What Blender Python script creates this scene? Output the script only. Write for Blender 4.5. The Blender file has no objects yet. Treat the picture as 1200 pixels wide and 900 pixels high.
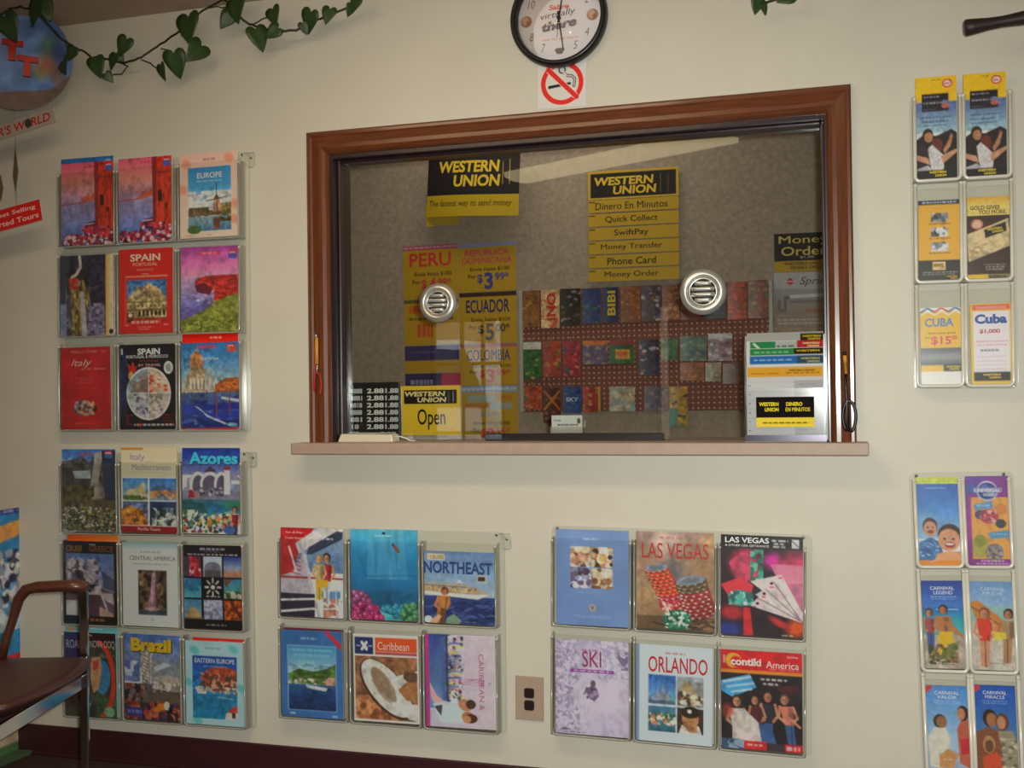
import bpy, bmesh, math, random
import numpy as np
from mathutils import Vector, Matrix
PI = math.pi
SC = bpy.context.scene
COL = SC.collection
rnd = random.Random(7)

# ------------------------------------------------------------------ camera
FPX, CAM_D, CAM_H = 1282.0, 3.12, 1.19
YAW, PITCH, ROLL = map(math.radians, (16.49, 0.685, -0.76))
fw = Vector((-math.sin(YAW)*math.cos(PITCH), math.cos(YAW)*math.cos(PITCH), math.sin(PITCH)))
r0 = Vector((math.cos(YAW), math.sin(YAW), 0)); u0 = r0.cross(fw)
rt = r0*math.cos(ROLL) + u0*math.sin(ROLL); up = -r0*math.sin(ROLL) + u0*math.cos(ROLL)
CAMP = Vector((0, -CAM_D, CAM_H))
cam = bpy.data.objects.new('camera', bpy.data.cameras.new('camera'))
COL.objects.link(cam)
cam.data.sensor_width = 36; cam.data.lens = 36*FPX/1200; cam.data.clip_start = .02
cam.matrix_world = Matrix(((rt.x, up.x, -fw.x, CAMP.x), (rt.y, up.y, -fw.y, CAMP.y), (rt.z, up.z, -fw.z, CAMP.z), (0, 0, 0, 1)))
SC.camera = cam

def ray(px, py): return fw*FPX + rt*(px-600) - up*(py-450)
def at(px, py, y):                       # photo position -> place on the plane at that y
    d = ray(px, py); return CAMP + d*((y-CAMP.y)/d.y)
def atz(px, py, z):                      # photo position -> place at that height
    d = ray(px, py); return CAMP + d*((z-CAMP.z)/d.z)
def atd(px, py, dep):                    # photo position -> place at that distance along the view
    return CAMP + ray(px, py)*(dep/FPX)
def rect_at(q, y):                       # four corners TL TR BR BL -> centre, width, height, tilt
    a, b, c, d = [at(p[0], p[1], y) for p in q]
    w = ((b-a).length + (c-d).length)/2; h = ((d-a).length + (c-b).length)/2
    e = (b-a) + (c-d); f = (a-d) + (b-c)
    ang = (math.atan2(e.z, e.x) + math.atan2(-f.x, f.z))/2
    return (a+b+c+d)/4, w, h, ang

# ------------------------------------------------------------------ materials
def lin(c):
    if isinstance(c, str): c = tuple(int(c[i:i+2], 16) for i in (0, 2, 4))
    return tuple((v/255/12.92 if v/255 <= .04045 else ((v/255+.055)/1.055)**2.4) for v in c)
MATS = {}
def mat(name, col, rough=.5, metal=0, spec=.5, noise=0, nscale=20, bump=0, bscale=200, emit=None, estr=0, stretch=(1, 1, 1), coat=0):
    if name in MATS: return MATS[name]
    m = bpy.data.materials.new(name); m.use_nodes = True; nt = m.node_tree; b = nt.nodes['Principled BSDF']
    c = (*lin(col), 1)
    b.inputs['Base Color'].default_value = c; b.inputs['Roughness'].default_value = rough
    b.inputs['Metallic'].default_value = metal; b.inputs['Specular IOR Level'].default_value = spec
    b.inputs['Coat Weight'].default_value = coat; b.inputs['Coat Roughness'].default_value = .15
    if noise or bump:
        tc = nt.nodes.new('ShaderNodeTexCoord'); mp = nt.nodes.new('ShaderNodeMapping'); mp.inputs['Scale'].default_value = stretch
        nt.links.new(tc.outputs['Object'], mp.inputs['Vector'])
    if noise:
        n = nt.nodes.new('ShaderNodeTexNoise'); n.inputs['Scale'].default_value = nscale; n.inputs['Detail'].default_value = 5
        nt.links.new(mp.outputs[0], n.inputs['Vector'])
        r = nt.nodes.new('ShaderNodeValToRGB'); r.color_ramp.elements[0].position = .3; r.color_ramp.elements[1].position = .7
        r.color_ramp.elements[0].color = (*[v*(1-noise) for v in c[:3]], 1); r.color_ramp.elements[1].color = (*[min(1, v*(1+noise)) for v in c[:3]], 1)
        nt.links.new(n.outputs['Fac'], r.inputs[0]); nt.links.new(r.outputs[0], b.inputs['Base Color'])
    if bump:
        n2 = nt.nodes.new('ShaderNodeTexNoise'); n2.inputs['Scale'].default_value = bscale; n2.inputs['Detail'].default_value = 3
        nt.links.new(mp.outputs[0], n2.inputs['Vector'])
        bp = nt.nodes.new('ShaderNodeBump'); bp.inputs['Strength'].default_value = bump; bp.inputs['Distance'].default_value = .002
        nt.links.new(n2.outputs['Fac'], bp.inputs['Height']); nt.links.new(bp.outputs[0], b.inputs['Normal'])
    if emit:
        b.inputs['Emission Color'].default_value = (*lin(emit), 1); b.inputs['Emission Strength'].default_value = estr
    MATS[name] = m; return m
def attr_mat(name, rough, spec=.5):
    m = bpy.data.materials.new(name); m.use_nodes = True; nt = m.node_tree; b = nt.nodes['Principled BSDF']
    a = nt.nodes.new('ShaderNodeAttribute'); a.attribute_name = 'print'
    nt.links.new(a.outputs['Color'], b.inputs['Base Color'])
    b.inputs['Roughness'].default_value = rough; b.inputs['Specular IOR Level'].default_value = spec
    MATS[name] = m; return m
def clear_mat(name, tint, refl, rough, haze=0.0, hazecol='ffffff', ior=1.45):
    m = bpy.data.materials.new(name); m.use_nodes = True; nt = m.node_tree; nt.nodes.clear()
    o = nt.nodes.new('ShaderNodeOutputMaterial'); t = nt.nodes.new('ShaderNodeBsdfTransparent'); g = nt.nodes.new('ShaderNodeBsdfGlossy')
    t.inputs[0].default_value = (*tint, 1); g.inputs['Roughness'].default_value = rough
    f = nt.nodes.new('ShaderNodeFresnel'); f.inputs['IOR'].default_value = ior
    k = nt.nodes.new('ShaderNodeMath'); k.operation = 'MULTIPLY'; k.inputs[1].default_value = refl; k.use_clamp = True
    nt.links.new(f.outputs[0], k.inputs[0])
    mx = nt.nodes.new('ShaderNodeMixShader'); nt.links.new(k.outputs[0], mx.inputs[0]); nt.links.new(g.outputs[0], mx.inputs[2])
    if haze:
        d = nt.nodes.new('ShaderNodeBsdfDiffuse'); d.inputs[0].default_value = (*lin(hazecol), 1)
        m2 = nt.nodes.new('ShaderNodeMixShader'); m2.inputs[0].default_value = haze
        nt.links.new(t.outputs[0], m2.inputs[1]); nt.links.new(d.outputs[0], m2.inputs[2]); nt.links.new(m2.outputs[0], mx.inputs[1])
    else: nt.links.new(t.outputs[0], mx.inputs[1])
    nt.links.new(mx.outputs[0], o.inputs[0]); MATS[name] = m; return m

PRINT = attr_mat('coated_print', .38, .4)
MATTE = attr_mat('matte_print', .6, .3)
M_WALL = mat('cream_wall_paint', 'd7d1c2', .5, spec=.4, noise=.03, nscale=3, bump=.12, bscale=160)
M_CEIL = mat('ceiling_tile', 'c0a894', .9, noise=.06, nscale=60)
M_BASE = mat('vinyl_base', '3c1a22', .45, noise=.08, nscale=8)
M_FLOOR = mat('brown_carpet', '3a2824', .95, noise=.2, nscale=150)
M_WOOD = mat('reddish_oak', '6c3a20', .32, noise=.3, nscale=9, stretch=(14, 14, 1), coat=.4)
M_WOODH = mat('reddish_oak_across', '6c3a20', .32, noise=.3, nscale=9, stretch=(1, 14, 14), coat=.4)
M_DARKW = mat('dark_stop', '2c1a20', .35, noise=.15, nscale=20, coat=.3)
M_SILL = mat('mauve_laminate', 'b39a8c', .5, noise=.05, nscale=30)
M_CLOTH = mat('taupe_wall_cloth', '9c8b7a', .95, noise=.17, nscale=55, bump=.3, bscale=300)
M_ACR = clear_mat('clear_acrylic', (.985, .988, .98), .7, .12, .012, 'd8d4c4')
M_EDGE = clear_mat('acrylic_edge', (.97, .97, .945), .8, .15, .24, 'f0ecdf')
M_RIM = mat('acrylic_rim', 'e2ded2', .22, spec=.9)
M_GLASS = clear_mat('window_glass', (.93, .945, .93), 1.15, .0, ior=1.5)
M_CHROME = mat('chrome', 'c8c8c8', .12, metal=1)
M_STEEL = mat('brushed_aluminium', 'd6d4ce', .32, metal=.75)
M_BLACK = mat('black_plastic', '141214', .35)
M_WHITEP = mat('offwhite_plastic', 'd8d0b8', .4)
M_PAGE = mat('page_edges', 'e0dcd2', .7, noise=.06, nscale=300, stretch=(1, 60, 1))
M_LEAF = mat('ivy_leaf', '2f4a22', .45, noise=.3, nscale=40)
M_STEM = mat('ivy_stem', '2a2c18', .6)

# ------------------------------------------------------------------ objects
def tag(o, label=None, cat=None, group=None, kind=None):
    if label: o['label'] = label
    if cat: o['category'] = cat
    if group: o['group'] = group
    if kind: o['kind'] = kind
    return o
def empty(name, loc, label=None, cat=None, group=None, rot=(0, 0, 0)):
    o = bpy.data.objects.new(name, None); COL.objects.link(o); o.empty_display_size = .05
    o.location = loc; o.rotation_euler = rot
    return tag(o, label, cat, group)
class MB:
    def __init__(s): s.v = []; s.f = []; s.mi = []; s.ms = []; s.sm = []
    def m(s, mt):
        if mt not in s.ms: s.ms.append(mt)
        return s.ms.index(mt)
    def add(s, vs, fs, mt, smooth=False):
        k = len(s.v); i = s.m(mt); s.v += [tuple(p) for p in vs]
        for f in fs: s.f.append(tuple(k+a for a in f)); s.mi.append(i); s.sm.append(smooth)
    def box(s, a, b, mt, M=None):
        x0, y0, z0 = a; x1, y1, z1 = b
        vs = [Vector(p) for p in ((x0, y0, z0), (x1, y0, z0), (x1, y1, z0), (x0, y1, z0), (x0, y0, z1), (x1, y0, z1), (x1, y1, z1), (x0, y1, z1))]
        if M: vs = [M @ p for p in vs]
        s.add(vs, [(0, 3, 2, 1), (4, 5, 6, 7), (0, 1, 5, 4), (1, 2, 6, 5), (2, 3, 7, 6), (3, 0, 4, 7)], mt)
    def prism(s, pts, y0, y1, mt):           # outline in x,z extruded along y
        n = len(pts); vs = [(p[0], y0, p[1]) for p in pts] + [(p[0], y1, p[1]) for p in pts]
        s.add(vs, [tuple(range(n)), tuple(range(2*n-1, n-1, -1))] + [(i, i+n, (i+1) % n+n, (i+1) % n) for i in range(n)], mt)
    def tube(s, path, r, mt, n=8, cap=True, flat=None):
        path = [Vector(p) for p in path]; rs = r if isinstance(r, (list, tuple)) else [r]*len(path)
        vs = []; prev = None
        for i, p in enumerate(path):
            d = (path[min(i+1, len(path)-1)] - path[max(i-1, 0)]).normalized()
            if prev is None:
                a = Vector((0, 0, 1)) if abs(d.z) < .9 else Vector((1, 0, 0)); x = d.cross(a).normalized()
            else: x = (prev - d*prev.dot(d)).normalized()
            prev = x; yv = d.cross(x)
            for k in range(n):
                t = 2*PI*k/n; kx, ky = (1, 1) if flat is None else flat
                vs.append(p + (x*math.cos(t)*kx + yv*math.sin(t)*ky)*rs[i])
        fs = [(i*n+k, i*n+(k+1) % n, (i+1)*n+(k+1) % n, (i+1)*n+k) for i in range(len(path)-1) for k in range(n)]
        if cap: fs += [tuple(range(n-1, -1, -1)), tuple((len(path)-1)*n+k for k in range(n))]
        s.add(vs, fs, mt, True)
    def lathe(s, prof, mt, n=40, M=None, smooth=True, cap=True):      # prof of (radius, y) turned about the y axis
        vs = []; fs = []
        for r, y in prof:
            for k in range(n):
                t = 2*PI*k/n; vs.append(Vector((r*math.cos(t), y, r*math.sin(t))))
        if M: vs = [M @ p for p in vs]
        for i in range(len(prof)-1):
            for k in range(n): fs.append((i*n+k, i*n+(k+1) % n, (i+1)*n+(k+1) % n, (i+1)*n+k))
        if cap: fs.append(tuple(range(n-1, -1, -1))); fs.append(tuple((len(prof)-1)*n+k for k in range(n)))
        s.add(vs, fs, mt, smooth)
    def build(s, name, parent=None, bevel=0, fix=True):
        me = bpy.data.meshes.new(name); me.from_pydata(s.v, [], s.f)
        for mt in s.ms: me.materials.append(mt)
        for p, i, sm in zip(me.polygons, s.mi, s.sm): p.material_index = i; p.use_smooth = sm
        if fix:
            bm = bmesh.new(); bm.from_mesh(me); bmesh.ops.recalc_face_normals(bm, faces=bm.faces[:]); bm.to_mesh(me); bm.free()
        o = bpy.data.objects.new(name, me); COL.objects.link(o)
        if parent: o.parent = parent
        if bevel:
            b = o.modifiers.new('bevel', 'BEVEL'); b.width = bevel; b.segments = 2; b.limit_method = 'ANGLE'
        return o

# ------------------------------------------------------------------ lettering
TXT = {}
def text_mesh(s, bold=0.0, shear=0.0, space=1.0):
    k = (s, bold, shear, space)
    if k in TXT: return TXT[k]
    if bold > .004 and ('M' in s or 'm' in s):          # thickened sideways, so that the M keeps its shape
        v, f = text_mesh(s, 0, shear, space); d = bold*.35/max(1, len(s)*.3); n = len(v)
        vv = np.concatenate([np.c_[v*(1-2*d, 1)+((q-1)*d, 0), np.full(n, q*.00009)] for q in range(3)]); TXT[k] = (vv, [tuple(a+q*n for a in p) for q in range(3) for p in f]); return TXT[k]
    cu = bpy.data.curves.new('t', 'FONT'); cu.body = s; cu.resolution_u = 3; cu.offset = bold; cu.shear = shear; cu.space_character = space
    o = bpy.data.objects.new('t', cu); COL.objects.link(o)
    dg = bpy.context.evaluated_depsgraph_get(); ev = o.evaluated_get(dg); me = ev.to_mesh()
    v = np.array([p.co[:2] for p in me.vertices]).reshape(-1, 2); f = [tuple(p.vertices) for p in me.polygons]
    ev.to_mesh_clear(); bpy.data.objects.remove(o); bpy.data.curves.remove(cu)
    if len(v): v = (v - v.min(0))/np.maximum(v.max(0)-v.min(0), 1e-6) - .5
    TXT[k] = (v, f); return v, f

# ------------------------------------------------------------------ printed sheets: pictures drawn shape by shape
GAIN = 1.2
class Canvas:
    def __init__(s, w, h, bg, px=430):
        s.w = w; s.h = h; s.nx = max(8, int(w*px)); s.ny = max(8, int(h*px)); S = 3
        s.A = np.zeros((s.ny*S, s.nx*S, 3)); s.A[:] = [v/255 for v in s.c(bg)]
        s.U, s.V = np.meshgrid((np.arange(s.nx*S)+.5)/(s.nx*S), (np.arange(s.ny*S)+.5)/(s.ny*S))
        s.asp = h/w; s.t = []; s.rg = np.random.RandomState(int(w*1e5+h*1e6) % 9999)
    def c(s, c): return tuple(int(c[i:i+2], 16) for i in (0, 2, 4))
    def put(s, m, col, a=1):
        m = (m*a)[..., None]; s.A = s.A*(1-m) + np.array(s.c(col))/255*m if isinstance(col, str) else s.A*(1-m) + col*m
        return s
    def box_(s, u0, v0, u1, v1): return ((s.U >= u0) & (s.U < u1) & (s.V >= v0) & (s.V < v1)).astype(float)
    def rect(s, u0, v0, u1, v1, col, a=1): return s.put(s.box_(u0, v0, u1, v1), col, a)
    def grad(s, u0, v0, u1, v1, *cs, hor=False):
        t = np.clip((s.U-u0)/(u1-u0) if hor else (s.V-v0)/(v1-v0), 0, 1)*(len(cs)-1)
        k = np.array([s.c(x) for x in cs])/255; i = np.minimum(t.astype(int), len(cs)-2); f = (t-i)[..., None]
        return s.put(s.box_(u0, v0, u1, v1), k[i]*(1-f) + k[i+1]*f)
    def ell(s, u, v, ru, rv, col, ang=0, a=1, soft=0, clip=None):
        x = s.U-u; y = (s.V-v)*s.asp; ca, sa = math.cos(ang), math.sin(ang)
        d = np.sqrt(((x*ca+y*sa)/ru)**2 + ((-x*sa+y*ca)/(rv*s.asp))**2)
        m = (d < 1).astype(float) if not soft else np.clip((1-d)/soft, 0, 1)
        if clip: m = m*s.box_(*clip)
        return s.put(m, col, a)
    def poly(s, pts, col, a=1):
        m = np.zeros(s.U.shape, bool); n = len(pts)
        for i in range(n):
            x1, y1 = pts[i]; x2, y2 = pts[(i+1) % n]
            if y1 == y2: continue
            c = ((y1 > s.V) != (y2 > s.V)) & (s.U < (x2-x1)*(s.V-y1)/(y2-y1)+x1); m ^= c
        return s.put(m.astype(float), col, a)
    def line(s, pts, wd, col, a=1):
        D = np.full(s.U.shape, 9.)
        for (x1, y1), (x2, y2) in zip(pts, pts[1:]):
            dx, dy = x2-x1, (y2-y1)*s.asp; L = dx*dx+dy*dy+1e-9
            t = np.clip(((s.U-x1)*dx+(s.V-y1)*s.asp*dy)/L, 0, 1)
            D = np.minimum(D, np.hypot(s.U-x1-t*dx, (s.V-y1)*s.asp-t*dy))
        return s.put((D < wd/2).astype(float), col, a)
    def speck(s, u0, v0, u1, v1, cols, n, r, flat=1.0, a=1):
        cols = cols.split()
        for i in range(n):
            u, v = s.rg.uniform(u0, u1), s.rg.uniform(v0, v1); k = r*s.rg.uniform(.5, 1.3)
            s.ell(u, v, k, k*flat/s.asp, cols[s.rg.randint(len(cols))], s.rg.uniform(-.5, .5), a, clip=(u0, v0, u1, v1))
        return s
    def reef(s, u, v, ru, rv, cols, n, r):               # a mound of round heads
        cols = cols.split(); s.ell(u, v, ru, rv, cols[0])
        for i in range(n):
            t, q = s.rg.uniform(0, 2*PI), math.sqrt(s.rg.rand()); x, y = u+ru*q*math.cos(t), v+rv*q*math.sin(t); k = r*s.rg.uniform(.7, 1.2)
            s.ell(x, y, k, k/s.asp, cols[0], a=.8); s.ell(x, y-.15*k, k*.85, k*.85/s.asp, cols[1+s.rg.randint(len(cols)-2)]); s.ell(x-.2*k, y-.35*k/s.asp, k*.35, k*.35/s.asp, cols[-1])
        return s
    def noise(s, u0, v0, u1, v1, amp, n):
        g = s.rg.rand(n+2, n+2)
        for k in (1, 2, 4):
            nn = n*k; g = s.rg.rand(nn+2, nn+2)
            x = np.clip((s.U-u0)/(u1-u0), 0, .999)*nn; y = np.clip((s.V-v0)/(v1-v0), 0, .999)*nn
            i, j = x.astype(int), y.astype(int); fx, fy = x-i, y-j
            val = g[j, i]*(1-fx)*(1-fy)+g[j, i+1]*fx*(1-fy)+g[j+1, i]*(1-fx)*fy+g[j+1, i+1]*fx*fy
            s.A = s.A*(1+((val-.5)*2*amp/k**.6*s.box_(u0, v0, u1, v1))[..., None])
        s.A = np.clip(s.A, 0, 1); return s
    def grit(s, amp=.25, u0=0, v0=0, u1=1, v1=1, cell=None):
        cell = cell or s.w/26
        # grain of a printed photograph: fine light and dark and a little colour
        for k, a in ((1, 1), (2.3, .8)):
            n1, n2 = int(s.w/(cell*k))+2, int(s.h/(cell*k))+2; g = s.rg.randn(n2+1, n1+1, 1)*.42 + s.rg.randn(n2+1, n1+1, 3)*.1
            x = s.U*n1; y = s.V*n2; i, j = np.minimum(x.astype(int), n1-1), np.minimum(y.astype(int), n2-1); fx, fy = (x-i)[..., None], (y-j)[..., None]
            val = g[j, i]*(1-fx)*(1-fy)+g[j, i+1]*fx*(1-fy)+g[j+1, i]*(1-fx)*fy+g[j+1, i+1]*fx*fy
            s.A = s.A*(1+val*amp*a*s.box_(u0, v0, u1, v1)[..., None])
        s.A = np.clip(s.A, 0, 1); return s
    def fine(s, u0, v, u1, col, h=.012, rows=1, gap=.03, a=.8):
        for r in range(rows):
            x = u0 + (0 if r == 0 else s.rg.uniform(0, .05))
            e = u1 - (0 if r == 0 else s.rg.uniform(0, .1))
            while x < e:
                w = s.rg.uniform(.03, .09); s.rect(x, v+r*gap, min(x+w, e), v+r*gap+h, col, a); x += w+.02
        return s
    def T(s, txt, u, v, w, h, col, bold=.01, shear=0, rot=0, out=None, space=1):
        if out: s.t.append((txt, u+.008, v+.006, w*1.03, h*1.05, out, bold+.012, shear, rot, space))
        s.t.append((txt, u, v, w, h, col, bold, shear, rot, space)); return s
    def F(s, u, v, w, h, col): return s.fine(u-w/2, v-h/2, u+w/2, col, h)      # lettering too small to read
    def fig(s, u, v, h, skin='c98e68', hair='3a241a', top='d0d0d0', bot='3a4a78', lean=0, clip=None):
        k = h/s.asp; w = h*.165*s.asp
        def P(a): return u+lean*a
        s.poly([(P(.5)-w*.5, v+h*.5), (P(.5)+w*.5, v+h*.5), (P(1)+w*.35, v+h), (P(1)-w*.45, v+h)], bot)
        s.poly([(P(.2)-w*.75, v+h*.22), (P(.2)+w*.75, v+h*.22), (P(.55)+w*.5, v+h*.56), (P(.55)-w*.5, v+h*.56)], top)
        s.line([(P(.2)-w*.7, v+h*.23), (P(.4)-w*1.0, v+h*.42), (P(.4)-w*.4, v+h*.5)], w*.3, skin)
        s.line([(P(.2)+w*.7, v+h*.23), (P(.4)+w*1.0, v+h*.42), (P(.4)+w*.5, v+h*.52)], w*.3, skin)
        s.poly([(P(.25)+w*.1, v+h*.24), (P(.25)+w*.72, v+h*.24), (P(.55)+w*.48, v+h*.55), (P(.5)+w*.2, v+h*.55)], '201418', .3)
        s.line([(P(.75), v+h*.56), (P(1), v+h)], w*.1, '181014', .5)
        s.ell(P(0), v+h*.09, w*.52, h*.1, hair); s.ell(P(0)-w*.03, v+h*.112, w*.38, h*.082, skin); s.ell(P(0)+w*.2, v+h*.115, w*.18, h*.07, '40241c', 0, .3)
        s.rect(P(0)-w*.25, v+h*.1, P(0)+w*.2, v+h*.108, '38201c', .6); s.rect(P(0)-w*.15, v+h*.15, P(0)+w*.12, v+h*.157, 'a04840', .7)
        return s
    def img(s):
        S = 3; return s.A.reshape(s.ny, S, s.nx, S, 3).mean((1, 3))

def s2l(a): return np.where(a <= .04045, a/12.92, ((a+.055)/1.055)**2.4)
def tone(a):                                         # keep the hue when a printed colour gets near paper white
    m = a.max(-1, keepdims=True); return a*np.minimum(1, .88/np.maximum(m, 1e-6))
def sheet(c, name, parent, mt=None, bow=None, y=0.0, gain=None, thick=0.0012):
    """a printed sheet: picture and lettering together in one mesh, facing -y, with a real paper edge and back"""
    g = GAIN if gain is None else gain
    I = c.img(); ny, nx = I.shape[:2]
    xs = (np.linspace(0, 1, nx)-.5)*c.w; zs = (.5-np.linspace(0, 1, ny))*c.h
    X, Z = np.meshgrid(xs, zs); bowf = bow or (lambda x, z: 0*x)
    Yv = np.full_like(X, y) + bowf(X, Z)
    V = [np.stack([X, Yv, Z], -1).reshape(-1, 3)]; Cc = [tone(s2l(I.reshape(-1, 3))*g)]
    idx = np.arange(nx*ny).reshape(ny, nx)
    F = np.stack([idx[:-1, :-1], idx[1:, :-1], idx[1:, 1:], idx[:-1, 1:]], -1).reshape(-1, 4).tolist()
    base = nx*ny
    # back and edges
    ring = list(idx[0, :]) + list(idx[1:, -1]) + list(idx[-1, ::-1][1:]) + list(idx[::-1, 0][1:-1])
    P = V[0][ring].copy(); P[:, 1] += thick; n = len(ring)
    V.append(V[0][ring]); Cc.append(np.full((n, 3), .72)); V.append(P); Cc.append(np.full((n, 3), .72))
    for i in range(n):
        j = (i+1) % n; F.append([base+i, base+j, base+n+j, base+n+i])
    if bow is None: F.append([base+n+i for i in range(n)])
    else:
        B = V[0].copy(); B[:, 1] += thick; k0 = base+2*n; V.append(B); Cc.append(np.full((nx*ny, 3), .72))
        F += [[k0+q for q in f[::-1]] for f in np.stack([idx[:-1, :-1], idx[1:, :-1], idx[1:, 1:], idx[:-1, 1:]], -1).reshape(-1, 4).tolist()]
        base += nx*ny
    base += 2*n
    for k, (txt, u, v, w, h, col, bold, shear, rot, space) in enumerate(c.t):
        tv, tf = text_mesh(txt, bold, shear, space)
        if not len(tv): continue
        x = tv[:, 0]*w*c.w; z = tv[:, 1]*h*c.h
        if rot:
            if abs(abs(rot)-PI/2) < .01: x = tv[:, 0]*h*c.h; z = tv[:, 1]*w*c.w
            ca, sa = math.cos(rot), math.sin(rot); x, z = x*ca-z*sa, x*sa+z*ca
        x = x+(u-.5)*c.w; z = z+(.5-v)*c.h
        yy = np.full_like(x, y-.0004-.0003*k) + bowf(x, z) - (tv[:, 2] if tv.shape[1] > 2 else 0)
        V.append(np.stack([x, yy, z], -1)); Cc.append(np.tile(tone(s2l(np.array([c.c(col)])/255)*g), (len(tv), 1)))
        F += [[q+base for q in f] for f in tf]; base += len(tv)
    V = np.concatenate(V); Cc = np.concatenate(Cc)
    me = bpy.data.meshes.new(name); me.from_pydata(V.tolist(), [], F)
    at_ = me.attributes.new('print', 'FLOAT_COLOR', 'POINT'); at_.data.foreach_set('color', np.concatenate([Cc, np.ones((len(Cc), 1))], 1).astype(np.float32).ravel())
    me.materials.append(mt or PRINT)
    o = bpy.data.objects.new(name, me); COL.objects.link(o); o.parent = parent
    return o
LAMP1, FILL_LAMP, SKY, FLASH, OFFICE, EXPO = 2.8, 15.5, 5.0, 243, 4.8, 0.0

# ------------------------------------------------------------------ the room
CEIL = 2.47
XL, XR, YB = -4.2, 1.75, -4.6
GY = .05                                             # the glass
o_tl, o_br = at(358, 155, -.025), at(1000, 517, -.025)
fx0, fx1 = at(360, 340, -.025).x, at(1000.5, 310, -.025).x
fz1 = (at(358, 155, -.025).z + at(997, 98, -.025).z)/2
sz = (at(362, 519, -.025).z + at(1003, 517, -.025).z)/2          # sill top
cw = .085                                            # casing width
ox0, ox1, oz1 = fx0+cw*.86, fx1-cw*.78, fz1-cw*.86   # opening
ox1 += .007
def wall(name, parts):
    mb = MB()
    for a, b, m in parts: mb.box(a, b, m)
    return tag(mb.build(name), kind='structure')
wall('wall_front', [((XL, 0, 0), (ox0, .12, CEIL), M_WALL), ((ox1, 0, 0), (XR, .12, CEIL), M_WALL), ((ox0, 0, 0), (ox1, .12, sz-.034), M_WALL), ((ox0, 0, oz1), (ox1, .12, CEIL), M_WALL)])
wall('wall_left', [((XL-.1, YB, 0), (XL, .12, CEIL), M_WALL)])
wall('wall_right', [((XR, YB, 0), (XR+.1, .12, CEIL), M_WALL)])
# rear wall with a shop window
def refl_y(px, py, yy):                              # where a mirror image in the glass really stands
    p = at(px, py, GY); d = ray(px, py); d = Vector((d.x, -d.y, d.z)); return p + d*((yy-p.y)/d.y)
wa, wb = refl_y(503, 372, YB), refl_y(592, 500, YB)
RW0, RW1, RZ0, RZ1 = wa.x, wb.x, .55, (wa.z+refl_y(592, 372, YB).z)/2
print('shop window', RW0, RW1, RZ0, RZ1)
wc, wd = refl_y(767, 354, YB), refl_y(787, 354, YB); RV0, RV1 = wc.x, wd.x
wall('wall_rear', [((XL, YB-.1, 0), (RW0, YB, CEIL), M_WALL), ((RV1, YB-.1, 0), (XR, YB, CEIL), M_WALL), ((RW1, YB-.1, 0), (RV0, YB, CEIL), M_WALL), ((RW0, YB-.1, 0), (RW1, YB, RZ0), M_WALL), ((RW0, YB-.1, RZ1), (RW1, YB, CEIL), M_WALL), ((RV0, YB-.1, 0), (RV1, YB, .3), M_WALL), ((RV0, YB-.1, wc.z), (RV1, YB, CEIL), M_WALL)])
M_FRM = mat('dark_window_frame', '4a403a', .5)
for n_, (xa, xb, za, zb, mx, mz) in enumerate(((RW0, RW1, RZ0, RZ1, (.42, .7), (.3, .72)), (RV0, RV1, .3, wc.z, (), (.8,))), 2):
    t = tag(empty('window_%d' % n_, ((xa+xb)/2, YB, za)), kind='structure'); W2, H2 = xb-xa, zb-za; f_ = .03
    mb = MB()
    for a, b in (((-W2/2, -.06, 0), (-W2/2+f_, 0, H2)), ((W2/2-f_, -.06, 0), (W2/2, 0, H2)), ((-W2/2+f_, -.06, 0), (W2/2-f_, 0, f_)), ((-W2/2+f_, -.06, H2-f_), (W2/2-f_, 0, H2))): mb.box(a, b, M_FRM)
    mb.build('frame', t)
    for k in mx: mb = MB(); mb.box((-W2/2+W2*k-.012, -.05, f_), (-W2/2+W2*k+.012, -.02, H2-f_), M_FRM); mb.build('mullion', t)
    for k in mz: mb = MB(); mb.box((-W2/2+f_, -.05, H2*k-.012), (W2/2-f_, -.02, H2*k+.012), M_FRM); mb.build('mullion', t)
    mb = MB(); mb.box((-W2/2+f_, -.038, f_), (W2/2-f_, -.034, H2-f_), M_ACR); mb.build('pane', t)
# the street beyond, seen only as a reflection
tag((lambda m: (m.box((-9, -16, -.2), (7, YB-.1, -.05), mat('asphalt', '5a5854', .9, noise=.2, nscale=40)), m.build('ground'))[1])(MB()), kind='structure')
sh = empty('shop_building', (-3, -11, -.05), 'tan shop front across the street, seen as a reflection', 'building')
mb = MB(); mb.box((-6, -2, 0), (8, 0, 4.2), mat('tan_render', 'b89a74', .8)); mb.build('wall', sh)
for k in range(7):
    mb = MB(); mb.box((-5+1.8*k, -.02, .2), (-4.8+1.8*k, .12, 3.6), mat('white_pillar', 'dcd6cc', .6)); mb.build('pillar', sh)
mb = MB(); mb.box((-4, .0, 2.5), (5, .15, 3.1), mat('orange_fascia', 'c8682c', .5)); mb.build('fascia', sh)
va = refl_y(540, 420, -7.2)
vn = empty('van', (va.x-.3, -7.6, -.05), 'white parked van across the street, seen as a reflection', 'van')
mb = MB(); mb.prism([(-1.4, .3), (1.0, .3), (1.25, .5), (1.2, 1.0), (.8, 1.1), (.5, 1.8), (-1.4, 1.85)], -.8, .8, mat('white_car_paint', 'e0e0dc', .3)); mb.build('body', vn, bevel=.05)
mb = MB(); mb.prism([(.15, 1.15), (.72, 1.15), (.48, 1.7), (.15, 1.72)], .8, .81, mat('dark_car_glass', '202428', .1)); mb.build('side_window', vn)
for x in (-.85, .7):
    mb = MB(); mb.lathe([(.05, .84), (.2, .84), (.32, .82), (.34, .7), (.34, .62)], mat('tyre', '1c1c1c', .7), 24, Matrix.Translation((x, 0, .34))); mb.build('wheel', vn)
BY = 1.15                                            # back wall of the ticket office
BX0, BX1 = -2.75, .45
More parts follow.
